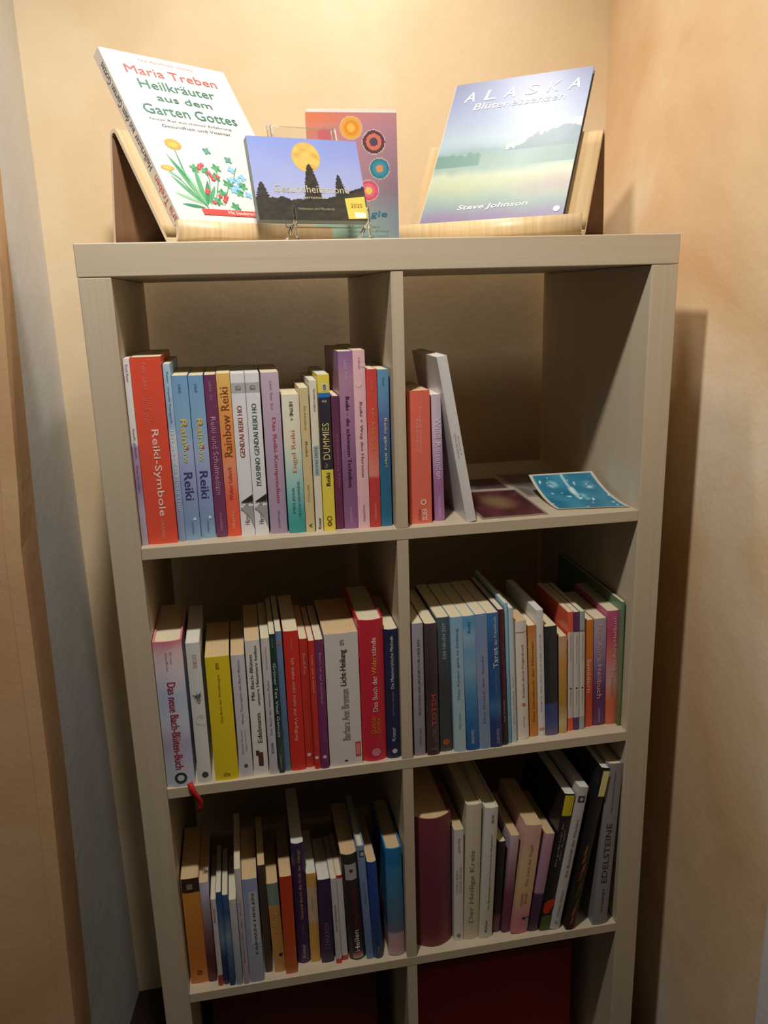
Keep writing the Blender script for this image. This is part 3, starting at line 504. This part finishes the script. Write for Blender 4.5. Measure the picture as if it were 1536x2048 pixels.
('tall black book with a yellow label and red flower', '#1E1A1C', dict(lean=8.6, pg='white', extra=flower, patch=[(.01, .155, .08, 1, '#C8BC2C')], txt=[('Die große Lüge der', 'u', .20, .52, .30, .48, '#B8A898'), ('der Engel', 'u', .26, .48, .60, .76, '#B8A898')])),
('tall white book lettered Die Botschaft des Wassers', '#B4B0AC', dict(lean=9.2, pg='white', txt=[('Die Botschaft des Wassers', 'u', .22, .62, .40, .66, '#5A5450', .004), ('Masaru Emoto', 'u', .72, .90, .42, .62, '#6A645E'), ('K', 'u', .94, .955, .4, .65, '#3A3634')], patch=[(.06, .105, .15, .85, '#3A3A36')], disc=[(.082, .5, .0032, '#A8A8A0')])),
('tall black book with bronze photo and pale yellow sticker', [(0, '#2A1C14'), (.3, '#241A16'), (1, '#1C1C1C')], dict(lean=9.8, pg='white', extra=lambda b, th, h, r: (bronze(b, th, h, r), tag_yellow(b, th, h, r)))),
('tall grey hardback lettered Edelsteine by the right side panel', [(0, '#7C7A7C'), (1, '#86807E')], dict(lean=2.9, kind='h', r=.002, pg='cream', txt=[('EDELSTEINE', 'u', .36, .73, .28, .66, '#3A3436', .004), ('Vom mystischen Wissen', 'u', .05, .30, .42, .6, '#4E484A'), ('Weltbild', 'u', .77, .92, .42, .6, '#4E484A')])),
]


ZR = {1: SZ[0], 2: SZ[1], 3: SZ[2]}
GRP = {(1, 0): 'books in the top left compartment', (1, 1): 'books in the top right compartment',
       (2, 0): 'books in the second left compartment', (2, 1): 'books in the second right compartment',
       (3, 0): 'books in the third left compartment', (3, 1): 'books in the third right compartment'}
prev = None
for gi, ((row, x0, x1, y0, h, lean), S) in enumerate(zip(GEO, BOOKS)):
    label, stops, opt = S
    th = (x1-x0)*opt.get('tf', 1)-.0003; z = ZR[row]; ln = math.radians(opt.get('lean', lean)); cl = math.cos(ln); sl = math.sin(ln)
    r = min(opt.get('r', .0012), th*.45); d = opt.get('d', min(.66*h, DP-y0-.01)); y0 = max(y0, .0)
    if ln > 0: ox = x1-th/2*cl; oz = z+th/2*sl
    else: ox = x0+th/2*cl; oz = z+th/2*abs(sl)
    col = 0 if ox < .38 else 1
    # never let a cover run into its left neighbour
    if prev and prev['k'] == (row, col):
        hh = min(h, prev['h'])
        for zc in (0.0, hh*.98):
            lx = ox-th/2*cl+math.tan(ln)*zc; rx = prev['rx0']+math.tan(prev['ln'])*zc
            if lx < rx+.0002: ox += rx+.0002-lx
    lim = (T+CW if col == 0 else W-T)-.0004
    top_r = ox+th/2*cl+max(0, math.tan(ln)*h)
    if top_r > lim: ox -= top_r-lim
    prev = dict(k=(row, col), h=h, ln=ln, rx0=ox+th/2*cl)
    def soft(c):
        c = hx(c); g = sum(c)/3; return tuple(min(.93, 1.05*(.93*a+.07*g)+.015) for a in c)
    stops = soft(stops) if isinstance(stops, str) else [(p, soft(c)) for p, c in stops]
    if isinstance(stops, tuple): mat = flat(stops, opt.get('rough', .4), .4, .15)
    else: mat = spine_mat(stops, opt.get('rough', .38), opt.get('cloud', 0), gi)
    b = book('book', th, h, d, mat, opt.get('pg', 'cream'), opt.get('kind', 'p'), r)
    b.location = (ox, y0+r, oz); b.rotation_euler = (0, ln, 0)
    tag(b, label, 'book', GRP[(row, col)])
    for i, q in enumerate(opt.get('patch', [])):
        spine_patch(b, th, h, r, *q[:4], flat(q[4], .45), off=.00012+.00006*i)
    for i, q in enumerate(opt.get('disc', [])): spine_disc(b, th, h, r, *q[:4], ring=q[4] if len(q) > 4 else 0, off=.00042+.00003*i)
    for q in opt.get('txt', []): spine_text(b, th, h, r, *q, off=.0005)
    if 'extra' in opt: opt['extra'](b, th, h, r)

# ------------------------------------------------------------------ loose picture cards in the top right compartment
def picture_card(corners, border, art, label, nx=40, ny=40, lift=lambda s, m: 0, back='#D8D2C4'):
    """thin card, corners = BL, BR, TR, TL on the shelf; art(s,m)->colour"""
    BL, BR, TR, TL = [Vector((*c, SZ[0]+.0006)) for c in corners]
    O = (BL+BR+TR+TL)/4; O.z = SZ[0]; root = empty('picture_card', O)
    tag(root, label, 'card', 'picture cards on the top right shelf')
    v = []; f = []; cols = []
    for j in range(ny+1):
        for i in range(nx+1):
            s = i/nx; m = j/ny; p = BL.lerp(BR, s).lerp(TL.lerp(TR, s), m)-O; p.z += lift(s, m); v.append(p)
            cols.append((*lin(border if (s < .04 or s > .96 or m < .03 or m > .97) else art(s, m)), 1))
    for j in range(ny):
        for i in range(nx): q = j*(nx+1)+i; f.append((q, q+1, q+nx+2, q+nx+1))
    o = mesh_obj('picture', v, f, M_attr, root)
    ca = o.data.color_attributes.new('print', 'FLOAT_COLOR', 'POINT'); ca.data.foreach_set('color', [x for c in cols for x in c])
    v2 = [p-Vector((0, 0, .0004)) for p in v]
    mesh_obj('card_back', v2, [q[::-1] for q in f], flat(back, .6), root)
def mix(a, b, t):
    t = max(0, min(1, t)); return [x+(y-x)*t for x, y in zip(hx(a), hx(b))]
def ell(s, m, cx, cy, rx, ry): return ((s-cx)/rx)**2+((m-cy)/ry)**2
from mathutils import noise
def nz(x, y, k=1.0, o=0): return noise.noise(Vector((x*k, y*k, o)))
def art_blue(s, m):
    c = mix('#3F8EA8', '#246E8C', nz(s, m, 4)+.5); w = 0
    if m > .36:
        x = .50-(m-.36)*.02; w = max(w, 1-abs(s-x)/.035)
    e = ell(s, m, .50, .60, .055, .14); w = max(w, 1.2-e)
    for a, b, rr in ((.55, .45, .10), (.60, .38, .06), (.27, .78, .10), (.80, .72, .11)): w = max(w, (.95-ell(s, m, a, b, rr, rr*1.1))*(.5+nz(s, m, 14, 3)))
    return mix(c, '#CFE3E2', w)
def art_red(s, m): return mix(mix('#5E2C30', '#421D25', nz(s, m, 5)+.5), '#86704E', .9-ell(s, m, .5, .55, .33, .35))
def art_dark(s, m): return mix(mix('#6A5458', '#55454F', nz(s, m, 6)+.5), '#9A8F78', 1-ell(s, m, .3, .3, .3, .4))
def art_grey(s, m): return mix('#8E8678', '#6E685F', nz(s, m, 5)+.5)
picture_card([(.478, .185), (.598, .182), (.600, .262), (.482, .266)], '#B9AFA0', art_dark, 'dark violet picture card lying behind the maroon card')
picture_card([(.6045, .105), (.6165, .105), (.664, .282), (.6045, .287)], '#A79F8F', art_grey, 'grey-brown card lying at the back between maroon and blue cards') if False else None
picture_card([(.603, .120), (.690, .112), (.700, .276), (.606, .286)], '#A39A8A', art_grey, 'faded grey-brown card lying behind the curled blue card')
picture_card([(.4985, .014), (.597, .015), (.602, .172), (.503, .178)], '#8E7F70', art_red, 'maroon picture card with a tan glow beside the leaning white book')
picture_card([(.617, .034), (.722, .018), (.7165, .139), (.613, .142)], '#C9C2B4', art_blue, 'curled blue picture card with a white wisp and white border', 60, 60, lift=lambda s, m: .001+.028*m**2.2)

# ------------------------------------------------------------------ plywood display holders on top
def holder(loc, ang, side, label):
    root = empty('display_holder', (loc[0], loc[1], H), (0, 0, ang)); tag(root, label, 'display holder', 'bent plywood display holders')
    w = .256; s0, s1 = (0, w) if side > 0 else (-w, 0)
    def arc(c, r, a0, a1, n): return [(c[0]+r*math.cos(math.radians(a0+(a1-a0)*i/n)), c[1]+r*math.sin(math.radians(a0+(a1-a0)*i/n))) for i in range(n+1)]
    th = .0048; hh = th/2
    P = [(hh, .0266), (hh, .012)]+arc((hh+.0105, .0125), .0105, 190, 262, 6)+[(.022, .0026)]
    base = (.0275, .0030); top = (.1185, .1385)
    P += arc((.0205, .0118), .0092, -78, -34, 5)
    P += [base[0:2]] if False else []
    dx, dz = top[0]-.028, top[1]-.0065; L = math.hypot(dx, dz); ux, uz = dx/L, dz/L
    P += [(.028+ux*L*k/8, .0065+uz*L*k/8) for k in range(9)]
    cxr = (top[0]+uz*.008, top[1]-ux*.008)
    P += arc(cxr, .008, math.degrees(math.atan2(ux, -uz)), -8, 8)
    e = P[-1]; P += [(e[0]+(.151-e[0])*k/5, e[1]+(hh*.1-e[1])*k/5) for k in range(1, 6)]
    n = len(P); L1 = []; L2 = []
    for i, p in enumerate(P):
        a = P[max(0, i-1)]; b = P[min(n-1, i+1)]; tx, tz = b[0]-a[0], b[1]-a[1]; q = math.hypot(tx, tz) or 1
        L1.append((p[0]-tz/q*hh, p[1]+tx/q*hh)); L2.append((p[0]+tz/q*hh, p[1]-tx/q*hh))
    L1 = [(a, max(b, .0002)) for a, b in L1]; L2 = [(a, max(b, .0002)) for a, b in L2]
    v = []
    for s in (s0, s1): v += [(s, a, b) for a, b in L1]+[(s, a, b) for a, b in L2]
    f = []; mi = []
    for i in range(n-1):
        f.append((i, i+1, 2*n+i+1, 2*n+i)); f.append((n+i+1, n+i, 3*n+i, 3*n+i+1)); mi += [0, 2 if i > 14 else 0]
        f.append((i+1, i, n+i, n+i+1)); f.append((2*n+i, 2*n+i+1, 3*n+i+1, 3*n+i)); mi += [1, 1]
    f.append((0, 2*n, 3*n, n)); f.append((n-1, 2*n-1, 4*n-1, 3*n-1)); mi += [1, 1]
    o = mesh_obj('bent_panel', v, f, None, root, mats=[M_ply, M_ply_edge, M_ply_shade], mi=mi)
    bm = bmesh.new(); bm.from_mesh(o.data); bmesh.ops.recalc_face_normals(bm, faces=bm.faces[:]); bm.to_mesh(o.data); bm.free()
    for p in o.data.polygons: p.use_smooth = p.material_index != 1
    return root
holder((.1199, .0196), .640, 1, 'bent plywood display holder under the white herb book on the left')
holder((.6249, .0012), -.6253, -1, 'bent plywood display holder under the Alaska book on the right')

def lying_frame(loc, a, t):
    """origin at the foot of a board that leans back by t; x along the foot, z up the board, y into it"""
    return empty, (loc, (0, 0, a), t)
def board_root(name, loc, a, t):
    o = empty(name, loc); o.rotation_mode = 'XYZ'; o.rotation_euler = (-t, 0, a); return o
def board_text(root, w, h, s, x0, x1, m0, m1, col, bold=0, off=.0006, name='cover_lettering', y=0, skew=0):
    vs, fs = text_mesh(s, min(bold, .02)*.5 if 'M' not in s else 0)
    fn = lambda a, b: (w*(x0+(x1-x0)*a+skew*b), y-off, h*(m0+(m1-m0)*b))
    return mesh_obj(name, place(vs, fn), fs, flat(col, .5), root)
def raster(root, name, w, h, nx, ny, art, y, mat, s0=0, s1=1, m0=0, m1=1):
    v = []; f = []; cols = []
    for j in range(ny):
        for i in range(nx):
            c = (*lin(art(s0+(s1-s0)*(i+.5)/nx, m0+(m1-m0)*(j+.5)/ny)), 1); cols.append(c)
    for j in range(ny+1):
        for i in range(nx+1): v.append((w*(s0+(s1-s0)*i/nx), y, h*(m0+(m1-m0)*j/ny)))
    for j in range(ny):
        for i in range(nx): q = j*(nx+1)+i; f.append((q, q+1, q+nx+2, q+nx+1))
    o = mesh_obj(name, v, f, mat, root)
    ca = o.data.color_attributes.new('print', 'FLOAT_COLOR', 'CORNER')
    ca.data.foreach_set('color', [x for c in cols for _ in range(4) for x in c])
    return o
class Print:
    """flat printed shapes on a board, later ones on top"""
    def __init__(s, w, h, y): s.w = w; s.h = h; s.y = y; s.v = []; s.f = []; s.mi = []; s.mats = []; s.k = 0
    def poly(s, pts, col):
        m = flat(col, .5)
        if m not in s.mats: s.mats.append(m)
        s.k += 1; b = len(s.v); s.v += [(a*s.w, s.y-.0003-.000004*s.k, c*s.h) for a, c in pts]
        s.f.append(tuple(range(b, b+len(pts)))); s.mi.append(s.mats.index(m))
    def disc(s, cx, cy, r, col, n=16, wob=0, ry=None):
        a = s.w/s.h; ry = ry or r
        s.poly([(cx+r*(1+wob*(-1)**i)*math.cos(2*PI*i/n), cy+ry*a*(1+wob*(-1)**i)*math.sin(2*PI*i/n)) for i in range(n)], col)
    def leaf(s, p, q, wd, col, n=5):
        dx, dy = q[0]-p[0], (q[1]-p[1])*s.h/s.w; L = math.hypot(dx, dy); nx, ny = -dy/L, dx/L*s.w/s.h
        f = lambda k: math.sin(PI*k/n)**.8 if 0 < k < n else 0
        up = [(p[0]+(q[0]-p[0])*k/n+nx*wd*f(k), p[1]+(q[1]-p[1])*k/n+ny*wd*f(k)) for k in range(n+1)]
        dn = [(p[0]+(q[0]-p[0])*k/n-nx*wd*f(k), p[1]+(q[1]-p[1])*k/n-ny*wd*f(k)) for k in range(n-1, 0, -1)]
        s.poly(up+dn, col)
    def line(s, pts, wd, col):
        for p, q in zip(pts, pts[1:]):
            dx, dy = q[0]-p[0], (q[1]-p[1])*s.h/s.w; L = math.hypot(dx, dy) or 1; nx, ny = -dy/L*wd, dx/L*wd*s.w/s.h
            s.poly([(p[0]-nx, p[1]-ny), (q[0]-nx, q[1]-ny), (q[0]+nx, q[1]+ny), (p[0]+nx, p[1]+ny)], col)
    def build(s, name, root): return mesh_obj(name, s.v, s.f, None, root, mats=s.mats, mi=s.mi)

# white herb book, seen from the front left
w, h, thk = .195, .286, .017
R = board_root('book', (.1285, .0385, 1.4797), .636, .601); tag(R, 'large white herb book with orange flowers and green title in left holder', 'book', 'books displayed on top of the shelf')
mw = flat('#D2CFC8', .45, .4, .12)
box('front_cover', 0, w, 0, .0024, 0, h, mw, R, .0006); box('back_cover', 0, w, thk-.0024, thk, 0, h, mw, R, .0006)
box('spine', -.0012, .0012, .0004, thk-.0004, 0, h, mw, R, .0005)
box('page_block', .002, w-.003, .0025, thk-.0025, .003, h-.003, PG['white'], R)
box('cover_groove', .0105, .0118, -.0001, .0005, .0005, h-.0005, flat('#C9C5BC', .6), R)
red, grn, blk = '#CC4436', '#1F6A55', '#3A3A36'
for s, x0, x1, m0, m1, c, bo in [('Die Apotheke Gottes', .27, .70, .955, .972, '#D9776A', 0), ('Maria Treben', .125, .86, .875, .922, red, .012), ('Heilkräuter', .18, .79, .795, .846, grn, .012),
                                 ('aus dem', .27, .715, .729, .767, grn, .012), ('Garten Gottes', .12, .875, .645, .702, grn, .012),
                                 ('Guter Rat aus meiner Erfahrung', .13, .79, .604, .622, blk, 0), ('Gesundheit und Vitalität', .20, .76, .573, .590, blk, 0)]:
    board_text(R, w, h, s, x0, x1, m0, m1, c, bo)
p = Print(w, h, 0)
G1, G2, G3 = '#4F9A66', '#2F7F55', '#86B98C'
for a, b, wd, c in [((.259, .128), (.126, .424), .016, G1), ((.25, .14), (.081, .30), .016, G1), ((.24, .15), (.052, .205), .013, G3), ((.25, .13), (.30, .36), .020, G1), ((.26, .13), (.19, .36), .018, G3),
                    ((.26, .14), (.36, .29), .018, G2), ((.24, .13), (.065, .145), .014, G2), ((.22, .25), (.14, .40), .012, G2), ((.2, .3), (.21, .44), .006, G1), ((.28, .15), (.40, .26), .014, G1), ((.16, .28), (.07, .32), .01, G3)]:
    p.leaf(a, b, wd, c)
for q in [[(.259, .128), (.20, .30), (.21, .45)], [(.26, .13), (.15, .27), (.085, .33)], [(.3, .15), (.38, .3), (.36, .38)], [(.33, .15), (.44, .28), (.48, .36)], [(.4, .15), (.47, .22), (.53, .28)], [(.52, .24), (.60, .32), (.66, .38)]]: p.line(q, .003, G2)
for cx, cy, rr in ((.217, .477, .062), (.085, .338, .050)):
    p.disc(cx, cy, rr, '#E0912E', 30, .09, ry=rr*.72 if rr > .055 else rr*.42); p.disc(cx, cy-.002, rr*.55, '#EBA840', 14, .05, ry=rr*.33)
for cx, cy in [(.481, .363), (.515, .276), (.637, .269), (.49, .146), (.43, .22), (.30, .35), (.38, .34), (.36, .17), (.58, .23), (.44, .31)]:
    for k in range(5): p.leaf((cx, cy), (cx+.042*math.cos(k*1.257+cx*9), cy+.028*math.sin(k*1.257+cx*9)), .012, G2 if k % 2 else G1)
for cx, cy in [(.349, .367), (.372, .375), (.335, .352), (.406, .313), (.395, .33), (.457, .312), (.306, .216), (.318, .23), (.436, .188), (.45, .20), (.42, .175), (.40, .20), (.328, .163), (.41, .295)]:
    p.disc(cx, cy, .017, '#B2393B', 10); p.disc(cx+.004, cy+.003, .008, '#CF6460', 8)
for cx, cy in [(.606, .362), (.67, .321), (.542, .241), (.58, .26), (.62, .30), (.56, .30), (.65, .22), (.62, .42), (.47, .46)]:
    for k in range(4): p.leaf((cx, cy), (cx+.035*math.cos(k*1.57+cy*9), cy+.023*math.sin(k*1.57+cy*9)), .012, '#7FB7DC' if cy < .4 else '#4F8F7A')
p.poly([(.198, .092), (.198, .124), (.85, .124), (.85, .092)], '#D9433A')
p.build('cover_illustration', R)
board_text(R, w, h, 'Mit Sonderteil', .40, .62, .100, .118, '#F2EEE6', .01, off=.0012)
# spine title runs head to foot on the outer left edge
for s, m0, m1, c in [('Maria Treben', .035, .31, red), ('Heilkräuter aus dem Garten Gottes', .35, .93, blk)]:
    vs, fs = text_mesh(s, .003)
    mesh_obj('spine_lettering', place(vs, lambda a, b: (-.0014, .0035+.0095*(1-b) if False else .0135-.0095*(1-b), h*(m0+(m1-m0)*a))), [q[::-1] for q in fs], flat(c, .5), R)

# Alaska book
w, h, thk = .206, .275, .010
a = -.64; base = Vector((.4415, .1475, 1.4778))
R = board_root('book', base, a, .625); tag(R, 'blue landscape book titled Alaska leaning in the right holder', 'book', 'books displayed on top of the shelf')
mb = flat('#8793B4', .4, .4, .2)
box('front_cover', 0, w, 0, .0024, 0, h, mb, R, .0006); box('back_cover', 0, w, thk-.0024, thk, 0, h, flat('#6F7690', .4), R, .0006)
box('spine', -.0010, .0012, .0004, thk-.0004, 0, h, flat('#DDE2E8', .4), R, .0005)
box('page_block', .002, w-.003, .0025, thk-.0025, .003, h-.003, PG['white'], R)
def art_alaska(s, m):
    n = nz(s, m, 5, 1)*.5+nz(s, m, 17, 2)*.25
    st = [(0, '#8E82A0'), (.10, '#A092B0'), (.15, '#9FB0B2'), (.22, '#B3C8B4'), (.30, '#CFDAB0'), (.36, '#D8DFC0'), (.40, '#A9C3B4'), (.50, '#93B3B0'), (.545, '#AFC6D0'), (.60, '#B8CBD8'), (.72, '#A3B3CF'), (.85, '#8E9BC2'), (1, '#7C83AC')]
    mm = m+n*.05
    for (a0, c0), (a1, c1) in zip(st, st[1:]):
        if a0 <= mm <= a1 or a1 == 1: c = mix(c0, c1, (mm-a0)/(a1-a0)); break
    if mm < 0: c = hx(st[0][1])
    # mountain range rising to the right
    ridge = .545+.135*max(0, 1-abs(s-.90)/.34)+.03*max(0, 1-abs(s-.70)/.10)+.02*nz(s, 0, 14, 5)+.02*nz(s, 3, 40)
    if .50 < m < ridge and s > .5:
        c = mix('#7F97A4', '#6E8793', n+.5)
        if m > ridge-.035-.02*nz(s, m, 30): c = mix(c, '#E3E2DC', .75)
    if abs(m-(.64+.06*(s-.8))) < .018*(1+nz(s, m, 12, 7)) and s > .78: c = mix(c, '#E8E0D6', .8)
    if .40 < m < .53 and s > .62: c = mix(c, '#6F918C', .5*min(1, (s-.62)/.2))
    if .42 < m < .50+.025*nz(s, 1, 22, 9) and s < .33: c = mix(c, '#5F9080', .6)
    c = mix(c, '#C7A9AC', max(0, .8*(nz(s, m, 6, 4)+.4))*max(0, 1-ell(s, m, .85, .27, .33, .09)))
    return [q*.80 for q in c]
raster(R, 'cover_picture', w, h, 110, 150, art_alaska, -.0003, M_attr_gloss)
for i, (ch, x) in enumerate(zip('ALASKA', (.09, .245, .39, .545, .70, .85))):
    board_text(R, w, h, ch, x, x+.085, .862, .930, '#EFEDE4', .012, off=.0008, skew=.02)
board_text(R, w, h, 'Blütenessenzen', .18, .84, .800, .845, '#F1EFE6', .008, off=.0008, skew=.015)
board_text(R, w, h, 'Steve Johnson', .25, .74, .130, .168, '#EFEDE6', .012, off=.0008, skew=.015)
pp = Print(w, h, -.0006); pp.disc(.95, .105, .022, '#E9E6DE'); pp.build('round_sticker', R)
# upright mandala card book between the holders
w, h, thk = .131, .1905, .010
R = empty('book', (.299, .215, H)); tag(R, 'upright orange and mauve booklet with mandala discs behind the moon box', 'book', 'books displayed on top of the shelf')
mo = flat('#A88A8C', .4)
box('front_cover', 0, w, 0, .001, 0, h-.0055, mo, R); box('back_cover', 0, w, thk-.001, thk, 0, h-.0055, mo, R)
box('page_block', .0005, w-.0005, .001, thk-.001, .001, h-.0008, PG['white'], R)
def art_card(s, m):
    c = mix(mix('#D87A5A', '#B5808A', s*1.6), mix('#C08E98', '#7E7080', s), (1-m)*1.7)
    if m < .45: c = mix(c, mix('#A9BCA4', '#7C8A94', s), (.45-m)/.22)
    if m < .18: c = mix(c, '#7FA38A', .7*(1-s))
    if .93 < m: c = mix(c, '#D77348', .6*(1-s))
    if ell(s, m, .2, .84, .09, .05) < 1: c = mix(c, '#C85A6A', .7)
    for cx, cy, ra, c1, c2, c3 in [(.49, .892, .115, '#DDA03A', '#D98A30', '#E2B04A'), (.738, .791, .122, '#5A3640', '#C9705A', '#4F4458'), (.795, .597, .108, '#2F7A8E', '#3C8A9A', '#D08A60'), (.666, .436, .107, '#CB4F6E', '#D9677C', '#D9C060')]:
        q = math.sqrt(ell(s, m, cx, cy, ra, ra*w/h))
        if q < 1: c = hx(c1 if q > .72 else c2 if q > .38 else c3)
        elif q < 1.08: c = mix(c, '#D9D2B8', .6)
    return c
raster(R, 'cover_picture', w, h-.006, 96, 130, art_card, -.0002, M_attr)
board_text(R, w, h, 'logie', .55, .86, .215, .275, '#2B6E86', .012, off=.0008, skew=.02)
for k, (m0, s) in enumerate([(.150, 'Meditation'), (.115, 'Energie im Alltag'), (.08, 'Kraft der Symbole')]): board_text(R, w, h, s, .42, .88 if k else .78, m0, m0+.018, '#6F8A80', 0, off=.0008)

# moon box in a clear stand
w, h, thk = .148, .106, .0115
R = board_root('card_box', (.217, .020, 1.490), .274, .323); tag(R, 'blue card box with a full moon over dark trees in the clear stand', 'card box')
box('box_body', 0, w, 0, thk, 0, h, flat('#7E8A86', .4), R, .0008)
def tri(s, m, cx, base, top, hw):
    if not base < m < top: return False
    t = (top-m)/(top-base); return abs(s-cx) < hw*(t**.55)*(1+.35*nz(m, cx, 70, 2))*(1.0 if t > .35 else .95)+.002
def art_moon(s, m):
    c = mix('#A9AFD2', '#8090CC', (m-.2)/.8+.15*nz(s, m, 3)); c = mix(c, '#A6A4C0', .5*max(0, .5-m)*2*(1-s))
    q = ell(s, m, .503, .772, .128, .182)
    if q < 1: c = mix('#D9B45C', '#B8924A', .6*(nz(s, m, 12, 4)+.15)*2) if q < .9 else hx('#C9A458')
    ridge = .25+.03*nz(s, 0, 9, 3)+.015*nz(s, 0, 40, 6)
    if s > .6: ridge += .45*(s-.6)**1.0
    if s < .3: ridge = .27+.04*nz(s, 0, 15)
    if m < ridge or tri(s, m, .515, .2, .69, .085) or tri(s, m, .772, .25, .57, .055) or tri(s, m, .065, .15, .455, .075):
        c = mix('#38342A', '#2A2722', nz(s, m, 20)+.5)
        if s > .5 and m < ridge-.04: c = mix(c, '#5A5138', .6*(s-.4))
    return c
raster(R, 'cover_picture', w, h, 150, 108, art_moon, -.0002, M_attr_gloss)
board_text(R, w, h, 'Gesundheitsmond', .165, .85, .335, .425, '#BDB492', 0, off=.0007)
board_text(R, w, h, 'Kartenset', .41, .62, .262, .296, '#BDB492', 0, off=.0007)
board_text(R, w, h, 'Heilwissen und Mondkraft', .36, .69, .125, .155, '#A09674', 0, off=.0007)
pp = Print(w, h, -.0002); pp.poly([(.80, .276), (.807, .022), (.985, .030), (.99, .305)], '#D3C65A'); pp.poly([(.871, .108), (.875, .035), (.974, .037), (.972, .105)], '#E4E2DA'); pp.build('yellow_sticker', R)
board_text(R, w, h, '2020', .845, .955, .165, .215, '#B56A3C', .01, off=.0009)

mg, n_, l_, b_ = nt('clear_acrylic'); b_.inputs['Base Color'].default_value = (.96, .98, .97, 1); b_.inputs['Transmission Weight'].default_value = 1; b_.inputs['Roughness'].default_value = .03; b_.inputs['IOR'].default_value = 1.49
S = empty('acrylic_stand', (.217, .020, H), (0, 0, .274)); tag(S, 'clear acrylic display stand holding the moon card box', 'display stand')
ct, st = math.cos(.323), math.sin(.323); zb = 1.490-H
def bp(s, m, n): return (s, m*st+n*ct, zb+m*ct-n*st)
def slab(name, s0, s1, m0, m1, n0, n1):
    c = [(s, m, n) for m in (m0, m1) for n in (n0, n1) for s in (s0, s1)]
    v = [bp(*q) for q in [(s0, m0, n0), (s1, m0, n0), (s1, m0, n1), (s0, m0, n1), (s0, m1, n0), (s1, m1, n0), (s1, m1, n1), (s0, m1, n1)]]
    f = [(0, 3, 2, 1), (4, 5, 6, 7), (0, 1, 5, 4), (1, 2, 6, 5), (2, 3, 7, 6), (3, 0, 4, 7)]
    bm = bmesh.new(); vs = [bm.verts.new(p) for p in v]
    for q in f: bm.faces.new([vs[i] for i in q])
    bmesh.ops.bevel(bm, geom=bm.edges[:], offset=.0008, segments=2, affect='EDGES')
    me = bpy.data.meshes.new(name); bm.to_mesh(me); bm.free(); me.materials.append(mg); o = bpy.data.objects.new(name, me); C.objects.link(o); o.parent = S
slab('back_plate', .038, .128, -.004, .128, thk+.0006, thk+.0030)
slab('rib', .036, .042, .04, .131, thk+.0031, thk+.0095); slab('rib', .123, .129, .04, .131, thk+.0031, thk+.0095)
def tube(name, pts, r, mat, parent, n=10):
    v = []; f = []
    for i, p in enumerate(pts):
        p = Vector(p); t = (Vector(pts[min(i+1, len(pts)-1)])-Vector(pts[max(i-1, 0)])).normalized()
        u = t.cross(Vector((1, 0, .1))).normalized(); w_ = t.cross(u)
        for k in range(n): v.append(p+u*r*math.cos(2*PI*k/n)+w_*r*math.sin(2*PI*k/n))
    for i in range(len(pts)-1):
        for k in range(n): f.append((i*n+k, i*n+(k+1) % n, (i+1)*n+(k+1) % n, (i+1)*n+k))
    f += [tuple(range(n))[::-1], tuple(range((len(pts)-1)*n, len(pts)*n))]
    return mesh_obj(name, v, f, mat, parent, smooth=True)
for s in (.045, .146):
    pts = [bp(s, -.0036, thk-.001), bp(s, -.0036, .002), bp(s, -.003, -.003), bp(s, .002, -.0055), bp(s, .012, -.0052), bp(s, .016, -.0045)]
    tube('hook', pts, .0021, mg, S)
    tube('foot', [bp(s, -.005, -.002), (s, -.004, .014), (s, -.006, .006), (s, -.010, .0022)], .0019, mg, S)
    tube('leg', [bp(s, -.004, thk+.002), (s, thk+.012, .008), (s, thk+.030, .0022)], .0019, mg, S)

# ------------------------------------------------------------------ fabric boxes in the bottom compartments
def bin_box(x0, x1, y0, z1, cols, label):
    root = empty('storage_box', ((x0+x1)/2, y0, T)); tag(root, label, 'storage box', 'fabric boxes in the bottom compartments')
    hw = (x1-x0)/2; d = .32; hh = z1-T; mt = spine_mat(cols, .9, .2, 3, 0)
    box('front_panel', -hw, hw, 0, .006, 0, hh, mt, root, .002); box('back_panel', -hw, hw, d-.006, d, 0, hh, mt, root, .002)
    for s in (-1, 1): box('side_panel', min(s*hw, s*(hw-.005)), max(s*hw, s*(hw-.005)), .006, d-.006, 0, hh, mt, root, .001)
    box('base_panel', -hw+.005, hw-.005, .006, d-.006, 0, .006, mt, root)
    box('rim_tape', -hw-.0008, hw+.0008, -.0008, .0068, hh-.014, hh+.0006, flat('#5A1618', .8), root, .001)
bin_box(.402, .690, .085, .285, [(0, '#8A1F1F'), (1, '#7A1A1E')], 'dark red fabric box in the bottom right compartment')
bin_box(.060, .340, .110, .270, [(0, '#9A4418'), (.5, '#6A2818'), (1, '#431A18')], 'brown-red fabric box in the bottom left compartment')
